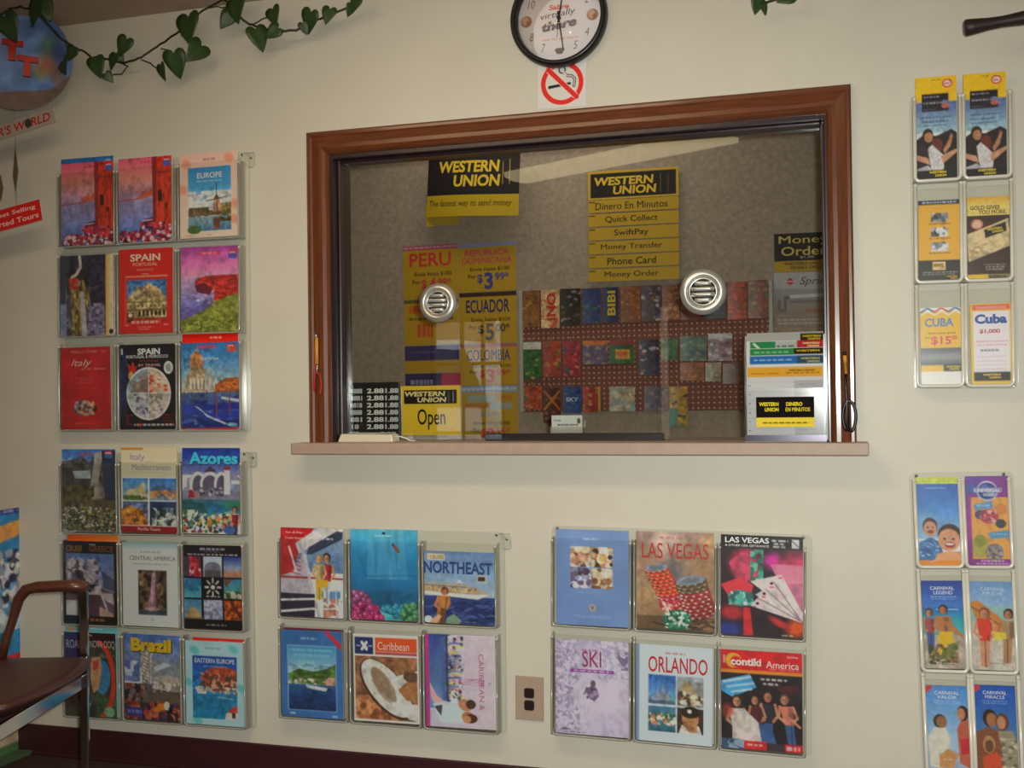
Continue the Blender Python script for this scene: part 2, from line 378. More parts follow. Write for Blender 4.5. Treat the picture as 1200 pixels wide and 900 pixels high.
wall('floor', [((XL, YB-.1, -.05), (XR, BY+.1, 0), M_FLOOR)])
wall('ceiling', [((XL-.1, YB-.1, CEIL), (XR+.1, BY+.1, CEIL+.05), M_CEIL)])
wall('wall_office_rear', [((BX0, BY, 0), (BX1, BY+.1, CEIL), M_CLOTH)])
wall('wall_office_left', [((BX0-.1, .12, 0), (BX0, BY+.1, CEIL), M_CLOTH)])
wall('wall_office_right', [((BX1, .12, 0), (BX1+.1, BY+.1, CEIL), M_CLOTH)])
mb = MB(); mb.box((XL, -.012, 0), (XR, 0, .1), M_BASE); mb.box((XL, -.02, 0), (XR, -.012, .012), M_BASE)
tag(mb.build('baseboard_front', bevel=.004), kind='structure')

# ------------------------------------------------------------------ the service window
win = tag(empty('window_1', ((fx0+fx1)/2, 0, sz)), kind='structure')
def wl(p): return (p[0]-(fx0+fx1)/2, p[1], p[2]-sz)
# moulded casing: the same profile mitred round three sides
prof = [(0, 0), (0, -.020), (.006, -.025), (.014, -.025), (.020, -.021), (.030, -.024), (.044, -.0285), (.056, -.0285), (.066, -.022), (.072, -.014), (cw*.86, -.011), (cw*.86, 0)]
def casing(name, a, b, da, db, mt):
    mb = MB(); A = [Vector(wl((a[0]+da[0]*t, y, a[2]+da[2]*t))) for t, y in prof]; B = [Vector(wl((b[0]+db[0]*t, y, b[2]+db[2]*t))) for t, y in prof]
    n = len(prof); mb.add(A+B, [(i, i+1, n+i+1, n+i) for i in range(n-1)] + [tuple(range(n)), tuple(range(2*n-1, n-1, -1))], mt)
    return mb.build(name, win)
casing('casing', (fx0, 0, sz), (fx0, 0, fz1), (1, 0, 0), (1, 0, -1), M_WOOD)
casing('casing', (fx0, 0, fz1), (fx1, 0, fz1), (1, 0, -1), (-.91, 0, -1), M_WOODH)
casing('casing', (fx1, 0, sz), (fx1, 0, fz1), (-.91, 0, 0), (-.91, 0, -1), M_WOOD)
# dark jamb lining and glazing stop inside the opening
jt = .012
mb = MB()
for a, b in (((ox0, -.009, sz), (ox0+jt, .118, oz1)), ((ox1-jt, -.009, sz), (ox1, .118, oz1)), ((ox0+jt, -.009, oz1-jt), (ox1-jt, .118, oz1))): mb.box(wl(a), wl(b), M_DARKW)
mb.build('jamb', win)
mb = MB(); st = .022
for a, b in (((ox0+jt, .02, sz), (ox0+st, GY-.001, oz1-jt)), ((ox1-st, .02, sz), (ox1-jt, GY-.001, oz1-jt)), ((ox0+st, .02, oz1-st), (ox1-st, GY-.001, oz1-jt))): mb.box(wl(a), wl(b), M_DARKW)
mb.build('glazing_stop', win, bevel=.003)
mb = MB(); gx0, gx1, gz1 = ox0+jt, ox1-jt, oz1-jt
mb.box(wl((gx0, GY, sz+.001)), wl((gx1, GY+.006, gz1)), M_GLASS)
gl = mb.build('glass_pane', win)
sx0, sx1 = at(341, 525, -.09).x, at(1018.5, 524, -.09).x
mb = MB(); mb.box(wl((sx0, -.09, sz-.034)), wl((sx1, 0, sz)), M_SILL); mb.box(wl((ox0+.0005, -.001, sz-.034)), wl((ox1-.0005, .34, sz)), M_SILL)
mb.build('sill', win, bevel=.003)
# round speaking grilles let into the glass
def grille(px, py, r, label):
    c = at(px, py, GY-.004); t = empty('speaking_grille', c, label, 'grille')
    mb = MB(); mb.lathe([(r*.62, .0035), (r, .0035), (r, -.002), (r*.95, -.008), (r*.80, -.013), (r*.70, -.013), (r*.66, -.008), (r*.63, -.004), (r*.62, .0035)], M_STEEL, 56, cap=False); mb.build('flange', t)
    mb = MB(); mb.lathe([(r*.61, .003), (r*.63, -.005), (r*.60, -.009), (r*.55, -.009), (r*.53, .003), (r*.61, .003)], M_STEEL, 48, cap=False); mb.build('inner_ring', t)
    mb = MB(); mb.lathe([(r*.53, .0032), (r*.53, .001), (.0005, .001)], mat('grille_back', '3a3834', .6), 40); mb.build('backing_disc', t)
    for k in range(4):
        z = r*(.36-.24*k); hw = math.sqrt(max(.02, (.50)**2-(z/r)**2))*r
        mb = MB(); mb.tube([(-hw*(1-abs(q)*0)+0, -.006, z) if q == -1 else (hw*q if q else 0, -.006-.001*(1-abs(q)), z) for q in (-1, -.5, 0, .5, 1)], r*.098, M_STEEL, 8); mb.build('louvre', t)
grille(513.5, 355, .0605, 'round steel speaking grille over the yellow price posters')
grille(824, 342, .0665, 'round steel speaking grille over the card pegboard')

# ------------------------------------------------------------------ brochures and their racks
RACKS = []
def brochure(q, label, fn, bg='ffffff', y=-.036, t=.004, name='travel_brochure', cat='brochure', group=None, gain=None, copies=0, dz=0, dx=0):
    ce, w, h, a = rect_at(q, y)
    ce = ce + Vector((dx, 0, dz))
    for org, ra, pk in RACKS:                        # stand it inside its pocket, on the pocket floor
        l = Matrix.Rotation(ra, 3, 'Y') @ (ce - org); hit = [p for p in pk if p[0]-.01 <= l.x <= p[1]+.01 and p[2] <= l.z <= p[3]]
        if not hit: continue
        xa, xb, zb, zt = hit[0]
        da = max(-.010, min(.010, a-ra)); a = ra + da; sn = abs(math.sin(da))
        w = min(w, xb-xa-.0115-h*sn); l.x = max(xa+.0055+w/2+h*sn/2, min(xb-.0055-w/2-h*sn/2, l.x))
        lo = zb+.0052+w*sn/2; top = l.z+h/2
        if l.z-h/2 < lo or l.z-h/2 > lo+.004: h = top-lo; l.z = lo+h/2
        ce = org + Matrix.Rotation(-ra, 3, 'Y') @ l; break
    e = empty(name, ce, label, cat, group, (0, -a, 0))
    c = Canvas(w, h, bg); fn(c)
    for gr in GRIT.get(fn.__name__, ()): c.grit(*gr)
    sheet(c, 'front_cover', e, gain=gain, thick=.0005)
    if t > .001:
        mb = MB(); mb.box((-w/2+.0006, .0006, -h/2+.0004), (w/2-.0004, t, h/2-.0008), M_PAGE); mb.build('page_block', e)
    return e
def rack(label, q, cols, bots, gap=.006, rim=.0028, front=.93, cut=(.0, .0), dep=.042, tops=.9, hooks=1, seam=None, edge=None):
    """clear wall rack; q = outline of the pocket fronts, bots = photo heights (left, right) of each row's bottom"""
    edge = edge or M_EDGE
    ce, w, h, a = rect_at(q, -dep)
    t = empty('brochure_rack', Vector((ce.x, 0, ce.z)), label, 'brochure rack', 'clear wall brochure racks', (0, -a, 0))
    inv = Matrix.Rotation(a, 3, 'Y')
    def loc(px, py):
        p = at(px, py, -dep) - Vector((ce.x, -dep, ce.z)); return inv @ p
    zt = h/2; zb = []
    xl, xr = (q[0][0]+q[3][0])/2, (q[1][0]+q[2][0])/2
    for l, r in bots: zb.append((loc(xl, l).z + loc(xr, r).z)/2)
    mb = MB(); x0, x1, z0, z1 = -w/2-.006, w/2+.012, zb[-1]-.006, zt+.012
    n = 6; R = .016; pts = []
    for cx, cz, s in ((x1-R, z1-R, 0), (x0+R, z1-R, 1), (x0+R, z0+R, 2), (x1-R, z0+R, 3)):
        for k in range(n+1): th = PI/2*(s+k/n); pts.append((cx+R*math.cos(th), cz+R*math.sin(th)))
    mb.prism(pts, -.0045, -.0015, M_ACR); mb.build('back_panel', t)
    cwid = w/cols; prev = zt; PK = []; RACKS.append((t.location.copy(), a, PK))
    for zbot in zb:
        ph = (prev-zbot)
        for c in range(cols):
            xa, xb = -w/2+c*cwid+gap/2, -w/2+(c+1)*cwid-gap/2
            PK.append((xa, xb, zbot, zbot+ph)); ztop = zbot+ph*front; zs = zbot+ph*tops
            mb = MB()
            mb.box((xa+.002, -dep, zbot+.004), (xb-.002, -dep+.002, ztop), M_ACR)
            mb.box((xa, -dep, zbot), (xb, -.0045, zbot+.0035), edge)
            for x in (xa, xb-.002):
                mb.add([(x, -dep+.001, zbot+.003), (x, -.0045, zbot+.003), (x, -.0045, ztop), (x, -dep*.62, ztop), (x, -dep+.001, zs-.012),
                        (x+.002, -dep+.001, zbot+.003), (x+.002, -.0045, zbot+.003), (x+.002, -.0045, ztop), (x+.002, -dep*.62, ztop), (x+.002, -dep+.001, zs-.012)],
                       [(0, 1, 2, 3, 4), (9, 8, 7, 6, 5), (0, 5, 6, 1), (1, 6, 7, 2), (2, 7, 8, 3), (3, 8, 9, 4), (4, 9, 5, 0)], edge)
            p = mb.build('pocket', t)
            rr = .012; path = [(xa+rim, -dep, zs)]
            for k in range(5): th = PI+PI/2*k/4; path.append((xa+rim+rr+rr*math.cos(th), -dep, zbot+rim*.6+rr+rr*math.sin(th)))
            for k in range(5): th = 1.5*PI+PI/2*k/4; path.append((xb-rim-rr+rr*math.cos(th), -dep, zbot+rim*.6+rr+rr*math.sin(th)))
            path.append((xb-rim, -dep, zs))
            mb = MB()
            for q in (path[0], path[-1]): mb.lathe([(.0003, -rim*1.3), (rim*.9, -rim*.9), (rim*1.3, 0), (rim*.9, rim*.9), (.0003, rim*1.3)], M_RIM, 10, Matrix.Translation(q))  # beads added at the rim ends to catch sparkle from the flash
            mb.tube(path, rim, M_RIM if rim > .0035 else MATS.get('acrylic_rim_soft') or M_RIM, 8); mb.build('rim', p)
        prev = zbot
    for sx in (-1, 1):
        mb = MB(); mb.lathe([(.0045, 0), (.0042, -.002), (.002, -.003), (.0004, -.003)], M_CHROME, 14, Matrix.Translation((sx*(w/2-.012), -.0045, zt+.004))); mb.tube([(sx*(w/2-.012), -.004, zt+.004), (sx*(w/2-.012), .012, zt+.004)], .0018, M_CHROME, 8); mb.build('mount_screw', t)
    if hooks:
        mb = MB(); hx, hz = w/2+.014, zt-.004
        mb.tube([(hx-.02, -.006, hz+.012), (hx+.016, -.006, hz+.012), (hx+.018, -.006, hz+.01), (hx+.018, -.006, hz-.03), (hx+.012, -.006, hz-.034), (hx-.004, -.006, hz-.034)], .0012, edge, 6)
        mb.box((hx-.016, -.0045, hz-.034), (hx+.018, -.003, hz+.012), M_ACR); mb.build('hanging_tab', t)
        mb = MB(); mb.lathe([(.0042, .0), (.004, -.002), (.002, -.003), (.0005, -.003)], M_CHROME, 14, Matrix.Translation((hx+.006, -.0045, hz-.004))); mb.build('screw', t)
    return t
MATS['acrylic_rim_soft'] = clear_mat('acrylic_rim_soft', (.95, .95, .92), 1.8, .12, .3, 'f0ecdf')
rack('clear nine-pocket rack left of the window, upper one, holding the two red canal brochures', [(66, 198), (282, 179), (282, 504.5), (67.5, 506)], 3, [(292, 277), (396, 390), (505.6, 504.6)])
rack('clear nine-pocket rack low on the left, behind the armchair', [(69, 540), (284.5, 530), (288, 857), (72, 838)], 3, [(625, 630), (731, 743), (838, 857)])
rack('clear six-pocket rack under the window, left of the power outlet', [(324, 625), (584, 629), (583, 860), (326, 842)], 3, [(725, 736), (842, 860)])
rack('clear six-pocket rack under the window, right of the power outlet', [(646, 623), (947, 633), (945, 887), (643, 862)], 3, [(735, 751), (862, 887)], hooks=0)
rack('tall narrow leaflet rack high on the right, with yellow and black leaflets', [(1069, 112), (1184, 106), (1192, 452), (1074, 455)], 2, [(212, 209), (332, 329), (455, 452)], rim=.0048, gap=-.001, tops=.97, hooks=0)
rack('tall narrow leaflet rack low on the right, with blue beach leaflets', [(1074, 560), (1189, 559), (1196, 908), (1080, 908)], 2, [(666, 666), (788, 790), (908, 908)], rim=.0048, gap=-.001, tops=.97, hooks=0)

# ------------------------------------------------------------------ cover pictures
def canal(c):
    c.grad(0, 0, 1, .45, 'd85a7c', 'dc8a80', 'b08aa8').grad(0, .45, 1, 1, 'a58fb8', '8087c4', '3a68b8')
    c.noise(0, 0, 1, 1, .12, 8)
    c.line([(.0, .5), (.3, .49), (.65, .45)], .02, 'b04848').poly([(.35, .5), (.42, .42), (.5, .4), (.52, .36), (.56, .42), (.62, .36), (.66, .46)], 'c8644c')
    c.poly([(.63, .02), (1, 0), (1, .82), (.66, .9)], 'c63a26').noise(.63, 0, 1, .85, .3, 9)
    c.poly([(.63, .0), (.72, .0), (.70, .9), (.65, .9)], '8e2c2c').rect(.74, .4, .81, .53, '3c2018').rect(.86, .55, .92, .62, '6c241c').rect(.7, .18, .97, .2, '8a3024')
    c.poly([(.4, .82), (.5, .73), (.66, .71), (.64, .86)], '5a2240').line([(.45, .75), (.63, .74)], .02, 'd8b8c8')
    c.speck(.02, .86, 1, 1, '8a1c38 c02c44 e8a8b0 f4e0e4 401428 b03858 6a1830', 170, .03).speck(.4, .77, 1, .92, 'a02440 c85068 5c1830 e0c0c8 e03040', 80, .028)
    c.rect(.84, .03, .97, .055, 'd82848').rect(.84, .055, .97, .12, '4a5ab0').fine(.42, .055, .64, 'c02848').T('2006', .905, .045, .1, .018, 'f4e8ec')
def canal_behind(c): canal(c); c.rect(0, 0, 1, .06, '2c6cb0')
def europe(c):
    c.grad(0, 0, 1, 1, 'f0c8b4', 'e8d4c4').noise(0, 0, 1, 1, .05, 5)
    for u, v in ((.12, .12), (.85, .08), (.05, .42), (.95, .62), (.93, .8)): c.ell(u, v, .11, .07, 'e8927a', .5, .8, .5)
    c.grad(.15, .17, .88, .92, '2f86c0', '4a9cd0', 'd8dce0', 'c8ccd0')
    c.speck(.15, .45, .88, .66, 'e8e8ea d0d4d8 b8bcc4 f4f4f4', 60, .07, .5).rect(.15, .68, .88, .74, '7a6848').speck(.15, .64, .5, .76, '6a5c3c 7c6a50 4c4c30', 40, .04).speck(.65, .6, .88, .76, '5a6a34 7c7040 a08050', 50, .04)
    c.grad(.15, .75, .88, .92, '88a0b0', '4878a0').ell(.25, .9, .12, .05, '4a6a38').speck(.65, .76, .88, .82, '48422c 604c34', 14, .03)
    c.poly([(.56, .7), (.59, .54), (.68, .54), (.71, .7)], 'b89070').poly([(.58, .55), (.63, .49), (.69, .55)], '7a4a38').rect(.54, .7, .73, .73, '70503c').poly([(.57, .78), (.7, .78), (.68, .9), (.59, .9)], '7a4836')
    c.line([(.46, .57), (.82, .53)], .014, '4c3428').line([(.63, .36), (.65, .72)], .014, '4c3428')
    c.T('EUROPE', .52, .265, .43, .065, 'f0e4d8', .012).fine(.3, .33, .73, 'e0e4e8', .01).rect(.4, .06, .62, .1, 'd8a8a0').F(.51, .08, .2, .02, '9a7890').fine(.1, .96, .2, 'd87060').fine(.46, .96, .56, 'd87060')
def ravine(c):
    c.grad(0, 0, .83, 1, '2c3048', '3c3844', '4c4a58').noise(0, 0, .83, 1, .6, 12)
    c.rect(0, .1, .12, 1, '7888a8').poly([(0, 0), (.14, 0), (.1, .6), (.0, .6)], '384058')
    c.poly([(.2, .35), (.42, .3), (.55, .5), (.4, 1), (.22, 1)], '8c7848').noise(.2, .3, .55, 1, .5, 14)
    c.line([(.36, .02), (.38, .15), (.3, .24), (.22, .27)], .05, 'c8c0b4').speck(.17, .28, .34, .42, 'd04030 e08060 a83828', 16, .05).poly([(.36, .45), (.44, .45), (.5, 1), (.4, 1)], 'b0a8ac')
    c.speck(.5, .6, .82, 1, '8880a0 a098b0 605878 706890', 120, .03).speck(.56, .1, .82, .6, '2c2440 403450 241c30', 60, .05)
    c.grad(.83, 0, 1, 1, 'e8a858', 'e8d8a0', 'd8dce0', hor=True).ell(.93, .95, .04, .03, '182018')
def spain_red(c):
    c.rect(0, 0, 1, 1, 'cc2420').rect(.11, .32, .9, .34, 'e89078').rect(.11, .32, .125, .9, 'd86858').rect(.11, .89, .18, .905, 'e89888').rect(.82, .89, .9, .905, 'e89888')
    c.grad(.15, .37, .88, .82, '3a6eaa', '6a92b8', '88a0b0')
    c.poly([(.15, .58), (.3, .5), (.33, .44), (.4, .46), (.5, .43), (.56, .39), (.62, .45), (.7, .45), (.84, .56), (.88, .6), (.88, .82), (.15, .82)], 'b09a70').noise(.15, .4, .88, .82, .35, 14)
    c.rect(.15, .62, .88, .635, '8c7850').rect(.15, .71, .88, .73, '7c6440')
    for k in range(7): c.ell(.38+.075*k, .76, .022, .035, '2c2018')
    c.rect(.15, .75, .27, .86, '5c1814').ell(.21, .78, .04, .025, 'e8d8d0').rect(.15, .81, .88, .82, '705c40')
    for k in range(9): c.rect(.2+.075*k, .66, .225+.075*k, .69, '6c5838')
    c.T('SPAIN', .49, .105, .56, .085, 'f4e4d4', .025).T('PORTUGAL', .49, .185, .46, .04, 'e8b8a4').T('MOROCCO', .49, .25, .32, .028, 'e0988a').T('2006', .49, .3, .14, .02, 'e8a898').F(.49, .865, .52, .03, 'f0d0c4').fine(.34, .915, .62, 'e8a898', .012, 2, .025)
def cliffs(c):
    c.grad(0, 0, 1, .45, 'a8409c', 'd878b0', 'd8b0c0').grad(0, .36, 1, 1, 'c8a0c0', '7a78c0', '4c58a8').noise(0, 0, 1, .6, .1, 7)
    c.poly([(.25, .42), (.33, .36), (.55, .34), (1, .34), (1, .62), (.56, .66), (.58, .5), (.4, .54), (.27, .5)], 'b8302c').noise(.25, .34, 1, .66, .35, 12).poly([(.25, .45), (.4, .42), (.56, .5), (.5, .57), (.28, .53)], '6c2034')
    c.poly([(0, .86), (.3, .78), (.55, .68), (.75, .6), (1, .55), (1, 1), (0, 1)], '7c8434').noise(0, .55, 1, 1, .25, 16).speck(.05, .82, .95, 1, '98a040 647428 545c20 a8a84c 74782c', 260, .028, .6).speck(.5, .62, 1, .8, 'a0a048 90943c 787c30', 90, .03, .5)
    c.poly([(0, .86), (.3, .78), (.55, .67), (.4, .66), (0, .8)], '6858a0', .7)
    c.rect(.33, .06, .68, .1, 'd83070').F(.5, .08, .26, .026, 'f0a0b8').rect(.82, .06, .96, .095, 'd83048').rect(.82, .095, .96, .15, '4c54a8').T('2006', .89, .078, .1, .02, 'f4e8ec')
def italy_red(c):
    c.rect(0, 0, 1, 1, 'c01c28').noise(0, 0, 1, 1, .07, 6)
    c.T('PERILLO TOURS', .48, .055, .55, .032, 'e08888').fine(.82, .05, .92, 'd87078', .02).T('Italy', .42, .2, .42, .105, 'f0d0cc', .0, .35).T('at its finest', .66, .265, .5, .028, 'e8a0a0', 0, .35)
    c.fine(.3, .37, .72, 'e08080', .008, 1).fine(.38, .4, .64, 'e08080', .008).fine(.32, .43, .66, 'e08080', .008)
    c.ell(.4, .735, .15, .095, '6a5468').ell(.34, .72, .08, .06, '8890b4').ell(.5, .74, .13, .095, 'c88860').ell(.53, .75, .1, .07, '8c5038').speck(.28, .66, .66, .82, 'd8a888 a8a0b8 60343c e0c0a0', 40, .03).ell(.68, .75, .04, .04, '4c1820')
    c.fine(.27, .92, .7, 'e08888', .008)
def spain_round(c):
    c.rect(0, 0, 1, 1, '0c0a1c').grad(0, .1, .14, 1, '1c2450', '2c3468', '141428').noise(0, 0, 1, 1, .3, 8)
    c.rect(.03, .05, .06, .12, 'e8e8ee').T('SPAIN', .52, .085, .4, .075, 'f4f4f4', .04).T('PORTUGAL & MOROCCO', .49, .145, .74, .036, 'f0f0f0', .03).fine(.36, .19, .7, 'c82838', .016).T('BY TRAVEL', .54, .245, .4, .03, 'd8a8a0', .01)
    c.poly([(.14, .22), (.2, .26), (.24, .2), (.27, .27), (.32, .25), (.26, .34), (.16, .33)], 'd02820').ell(.2, .37, .05, .05, 'c8b060').ell(.86, .28, .08, .075, 'd8d8d8').ell(.86, .28, .05, .045, '9c9ca4')
    c.ell(.51, .58, .39, .31, 'e4e0dc')
    def q(u0, v0, u1, v1, col, sp):
        m = ((((c.U-.51)/.365)**2+((c.V-.58)/.287)**2) < 1)*c.box_(u0, v0, u1, v1); c.put(m.astype(float), col)
        for k in range(60):
            u, v = c.rg.uniform(u0, u1), c.rg.uniform(v0, v1)
            if ((u-.51)/.33)**2+((v-.58)/.25)**2 < 1: c.ell(u, v, .03, .018, sp.split()[c.rg.randint(len(sp.split()))], clip=(u0, v0, u1, v1))
    q(.1, .28, .51, .58, '90a0b4', '8c7c70 a8968c 5c5450 b0a090'); c.poly([(.2, .58), (.22, .47), (.46, .4), (.5, .36), (.51, .58)], '8c7a70')
    q(.51, .28, .92, .58, 'd0b8a0', 'c84838 e0a088 d87858 d8d0c8'); q(.1, .58, .51, .9, 'b4b4bc', '686878 9494a0 d8d8dc 50506c'); q(.51, .58, .92, .9, 'c0b4ac', 'a89088 d8ccc4 8c7c78')
    c.rect(.13, .57, .9, .58, 'e0dcd8').rect(.505, .29, .515, .87, 'e0dcd8')
    c.fine(.1, .82, .26, '8c2028', .02, 4, .035).fine(.74, .82, .95, '8c2028', .02, 4, .035).F(.6, .945, .7, .022, 'f0f0f0').ell(.36, .945, .03, .02, 'e04030')
def venice(c):
    c.grad(0, 0, 1, .6, '2874b8', '4a90c8', '90b4c8', 'd0bca8').noise(0, 0, 1, .5, .06, 6)
    c.poly([(.06, .57), (.09, .4), (.15, .33), (.17, .22), (.22, .14), (.26, .09), (.3, .03), (.32, .12), (.37, .2), (.39, .3), (.48, .32), (.55, .38), (.56, .57)], 'b49c7c')
    c.ell(.27, .22, .12, .11, 'c88450').rect(.15, .28, .38, .32, '9c8468').noise(.05, .05, .57, .57, .3, 14).ell(.47, .35, .07, .06, '98a0a8')
    for k in range(6): c.rect(.15+.065*k, .42, .18+.065*k, .54, 'e4e0dc')
    c.rect(.4, .4, .55, .57, 'a8acb4', .5).poly([(.58, .5), (.66, .46), (.78, .42), (1, .42), (1, .59), (.58, .58)], 'b0602c').noise(.58, .42, 1, .58, .4, 9)
    c.grad(0, .58, 1, 1, '506c90', '2c50a0', '1c2c78').speck(0, .6, 1, 1, '3858b0 1c2870 5878b8 20307c', 80, .07, .25)
    for k in range(8): c.line([(.05+.13*k, .56+.02*(k % 3)), (.06+.13*k, .9)], .016, '5c3c38')
    for v, s in ((.68, '1c2c90'), (.78, '2438a8'), (.88, '182878')): c.poly([(.2, v-.02), (.5, v+.05), (1, v+.02), (1, v+.1), (.4, v+.11)], s)
    c.line([(.25, .75), (.45, .86), (.75, .95)], .03, 'c8ccd8').line([(.7, .65), (1, .69)], .04, 'c8d0e0').poly([(0, .7), (.2, .73), (.4, .83), (.3, .86), (0, .8)], '2c44a8').line([(.6, .6), (.6, .86)], .02, '983038').line([(.82, .62), (.82, .84)], .02, '983038').ell(.86, .96, .09, .02, '78b0b8')
    c.rect(.32, .03, .6, .07, 'c04880').T('Italy', .44, .19, .22, .06, 'd8e0e8', 0, .3).T('2006', .6, .19, .1, .025, 'd8e0e8').rect(.78, .03, .95, .06, 'd82848').rect(.8, .06, .95, .12, 'd05038').T('2006', .865, .045, .1, .02, 'f4e8ec')
def red_sheet(c): c.rect(0, 0, 1, 1, 'dc2010').F(.6, .04, .2, .02, 'f0c8b8')
def falls(c):
    c.grad(0, 0, 1, .3, '3a70b8', '7a98b8').grad(0, .25, 1, 1, '786c64', '6c5c48', '585438').noise(0, .2, 1, 1, .5, 12)
    c.poly([(0, .15), (.3, .12), (.38, .08), (.5, .16), (.75, .1), (1, .05), (1, .6), (0, .5)], '4c4a4c').noise(0, .1, 1, .6, .4, 10)
    c.poly([(.62, .05), (.78, .02), (.7, .3), (.66, .5), (.74, .6), (.5, .6), (.56, .35)], 'a09890').poly([(.2, .27), (.52, .26), (.55, .36), (.25, .36)], 'a8b4b8').poly([(.74, .02), (1, .02), (1, .62), (.8, .6)], '2c3850')
    c.ell(.62, .5, .18, .14, 'a89c90', 0, .8, .6).poly([(0, .55), (.3, .5), (.5, .62), (1, .62), (1, .75), (0, .75)], '5c5038')
    c.poly([(.3, .62), (.45, .7), (.6, .8), (.5, .8), (.35, .72)], '98a048').speck(0, .7, 1, 1, '9c9478 3c3424 c8bca0 6c6430 504830 e0d8c4 807838', 340, .022, .6).speck(0, .45, .6, .7, '585434 706040 403c2c', 60, .05)
    c.fine(.35, .05, .6, 'd02850', .025).rect(.8, .03, .94, .06, 'd82840').rect(.8, .06, .94, .11, '3a6a88').T('2006', .87, .045, .1, .02, 'f4e8ec')
def italymed(c):
    c.rect(0, 0, 1, .35, 'd8ccae').rect(0, 0, .4, .035, 'c89038').grad(.4, 0, 1, .1, 'd8c8a0', 'd8ccae')
    c.T('Italy', .3, .12, .26, .09, '8088a8', .0).T('and the', .5, .165, .12, .02, 'a0a0a8').T('Mediterranean', .55, .23, .7, .07, '8088a8', 0).fine(.2, .29, .8, 'a8a498', .008)
    c.grad(.03, .36, .48, .62, '4088c8', '98b0c0').poly([(.08, .62), (.1, .5), (.25, .48), (.42, .4), (.45, .58), (.48, .62)], 'c0b48c').speck(.03, .56, .48, .62, '4c6a34 5c7038', 20, .04)
    c.grad(.51, .36, .98, .62, '3878c0', '88a0b8').poly([(.55, .48), (.7, .43), (.82, .46), (.98, .5), (.98, .57), (.51, .56)], '4a6a8c').speck(.51, .5, .98, .6, 'd8a060 e8c080 b07848', 50, .03)
    c.grad(.03, .63, .48, .91, '586c98', '7880a8').poly([(.0, .72), (.15, .68), (.4, .73), (.48, .91), (.0, .91)], 'c07830').noise(.0, .66, .48, .91, .5, 8)
    c.grad(.51, .63, .98, .91, '28406c', '20303c').speck(.55, .7, .98, .91, '708090 a0a8a8 34444c c0c4bc 2c4a38', 60, .05).line([(.6, .86), (.75, .84), (.9, .8)], .03, 'd8d8d0')
    c.rect(0, .92, 1, 1, '981824').T('Perillo Tours', .5, .955, .4, .035, 'e8d0c8')
def azores(c):
    c.grad(0, 0, 1, .32, '1c3890', '4054a8', '9098c8').noise(0, 0, 1, .3, .1, 5)
    c.poly([(.0, .6), (.05, .36), (.2, .34), (.9, .3), (1, .36), (1, .6)], '9498b4').poly([(.38, .28), (.48, .21), (.6, .28)], '4c3850')
    for u, r in ((.28, .1), (.48, .13), (.68, .09)): c.ell(u, .42, r+.04, .14, 'e0dce0').ell(u, .44, r, .12, '605870')
    c.rect(0, .5, 1, .6, '8888a0').poly([(.12, .52), (.3, .52), (.3, .58), (.12, .58)], 'a88878').rect(.72, .24, .82, .54, 'e8e4e4').rect(.72, .22, .82, .26, '9c3830').rect(.02, .36, .08, .46, 'e8e0e0').rect(.13, .36, .16, .5, 'e8e0e0').rect(.84, .38, 1, .42, 'e8e4e8').speck(.3, .46, .72, .56, '504860 706478 c8c0c8', 30, .03)
    c.poly([(.1, .58), (.12, .5), (.16, .48), (.2, .52), (.22, .58)], 'b02838')
    c.grad(0, .6, 1, .82, '3c7888', '2878a8', '3c8890').poly([(0, .62), (.35, .64), (.45, .76), (0, .8)], '286068').noise(0, .6, 1, .82, .15, 6).poly([(.7, .62), (1, .6), (1, .72), (.75, .7)], '3c8470').poly([(.5, .8), (.85, .72), (.95, .8), (.7, .86)], '88b098')
    c.speck(0, .76, .95, .99, '2c6c34 e8e8e4 c87838 f4f4f0 3c8c48 5050a8 d8a040 244c28 b0b8c8 8c2c38', 240, .032).speck(0, .72, .3, .8, '3c7c3c 58985c e4e4e0', 20, .04).fig(.9, .68, .4, top='982030', bot='3c4068').ell(.8, .95, .1, .05, '4c68b0')
    c.T('Azores', .54, .12, .84, .145, '40c0dc', .035, out='1c3080')
def greece(c):
    c.rect(0, 0, 1, 1, '1a1414').T('CRUISE', .2, .09, .3, .07, 'a86828', .01).T('2006', .54, .04, .12, .02, 'c8c0b8').T('GREECE', .7, .09, .45, .07, '8a5424', .01)
    c.grad(.05, .15, .93, .9, '5870a8', '8890b0', '6c6478').poly([(.05, .22), (.2, .2), (.3, .26), (.32, .2), (.42, .3), (.6, .33), (.7, .5), (.05, .62)], '8c7c88').noise(.05, .2, .7, .62, .4, 10)
    c.speck(.08, .22, .65, .56, 'a898a4 705c6c c8bcc4 584854', 60, .05).poly([(.2, .36), (.3, .35), (.36, .44), (.26, .46)], '40303c').poly([(.7, .35), (.93, .46), (.93, .6), (.74, .56)], '54506c')
    c.poly([(.05, .6), (.7, .56), (.93, .62), (.93, .9), (.05, .9)], '6c5058').rect(.05, .72, .26, .9, 'd8d4d4').poly([(.42, .65), (.66, .64), (.7, .9), (.44, .9)], '583840').poly([(.62, .62), (.9, .62), (.93, .76), (.8, .72)], 'b4a8ac').poly([(.66, .78), (.9, .86), (.92, .9), (.66, .9)], 'c09c90').line([(.68, .6), (.8, .82)], .03, 'c8c8d0').speck(.45, .52, .7, .64, 'c8bcc0 302830 988890', 25, .04)
    c.F(.6, .945, .34, .035, 'c87828')
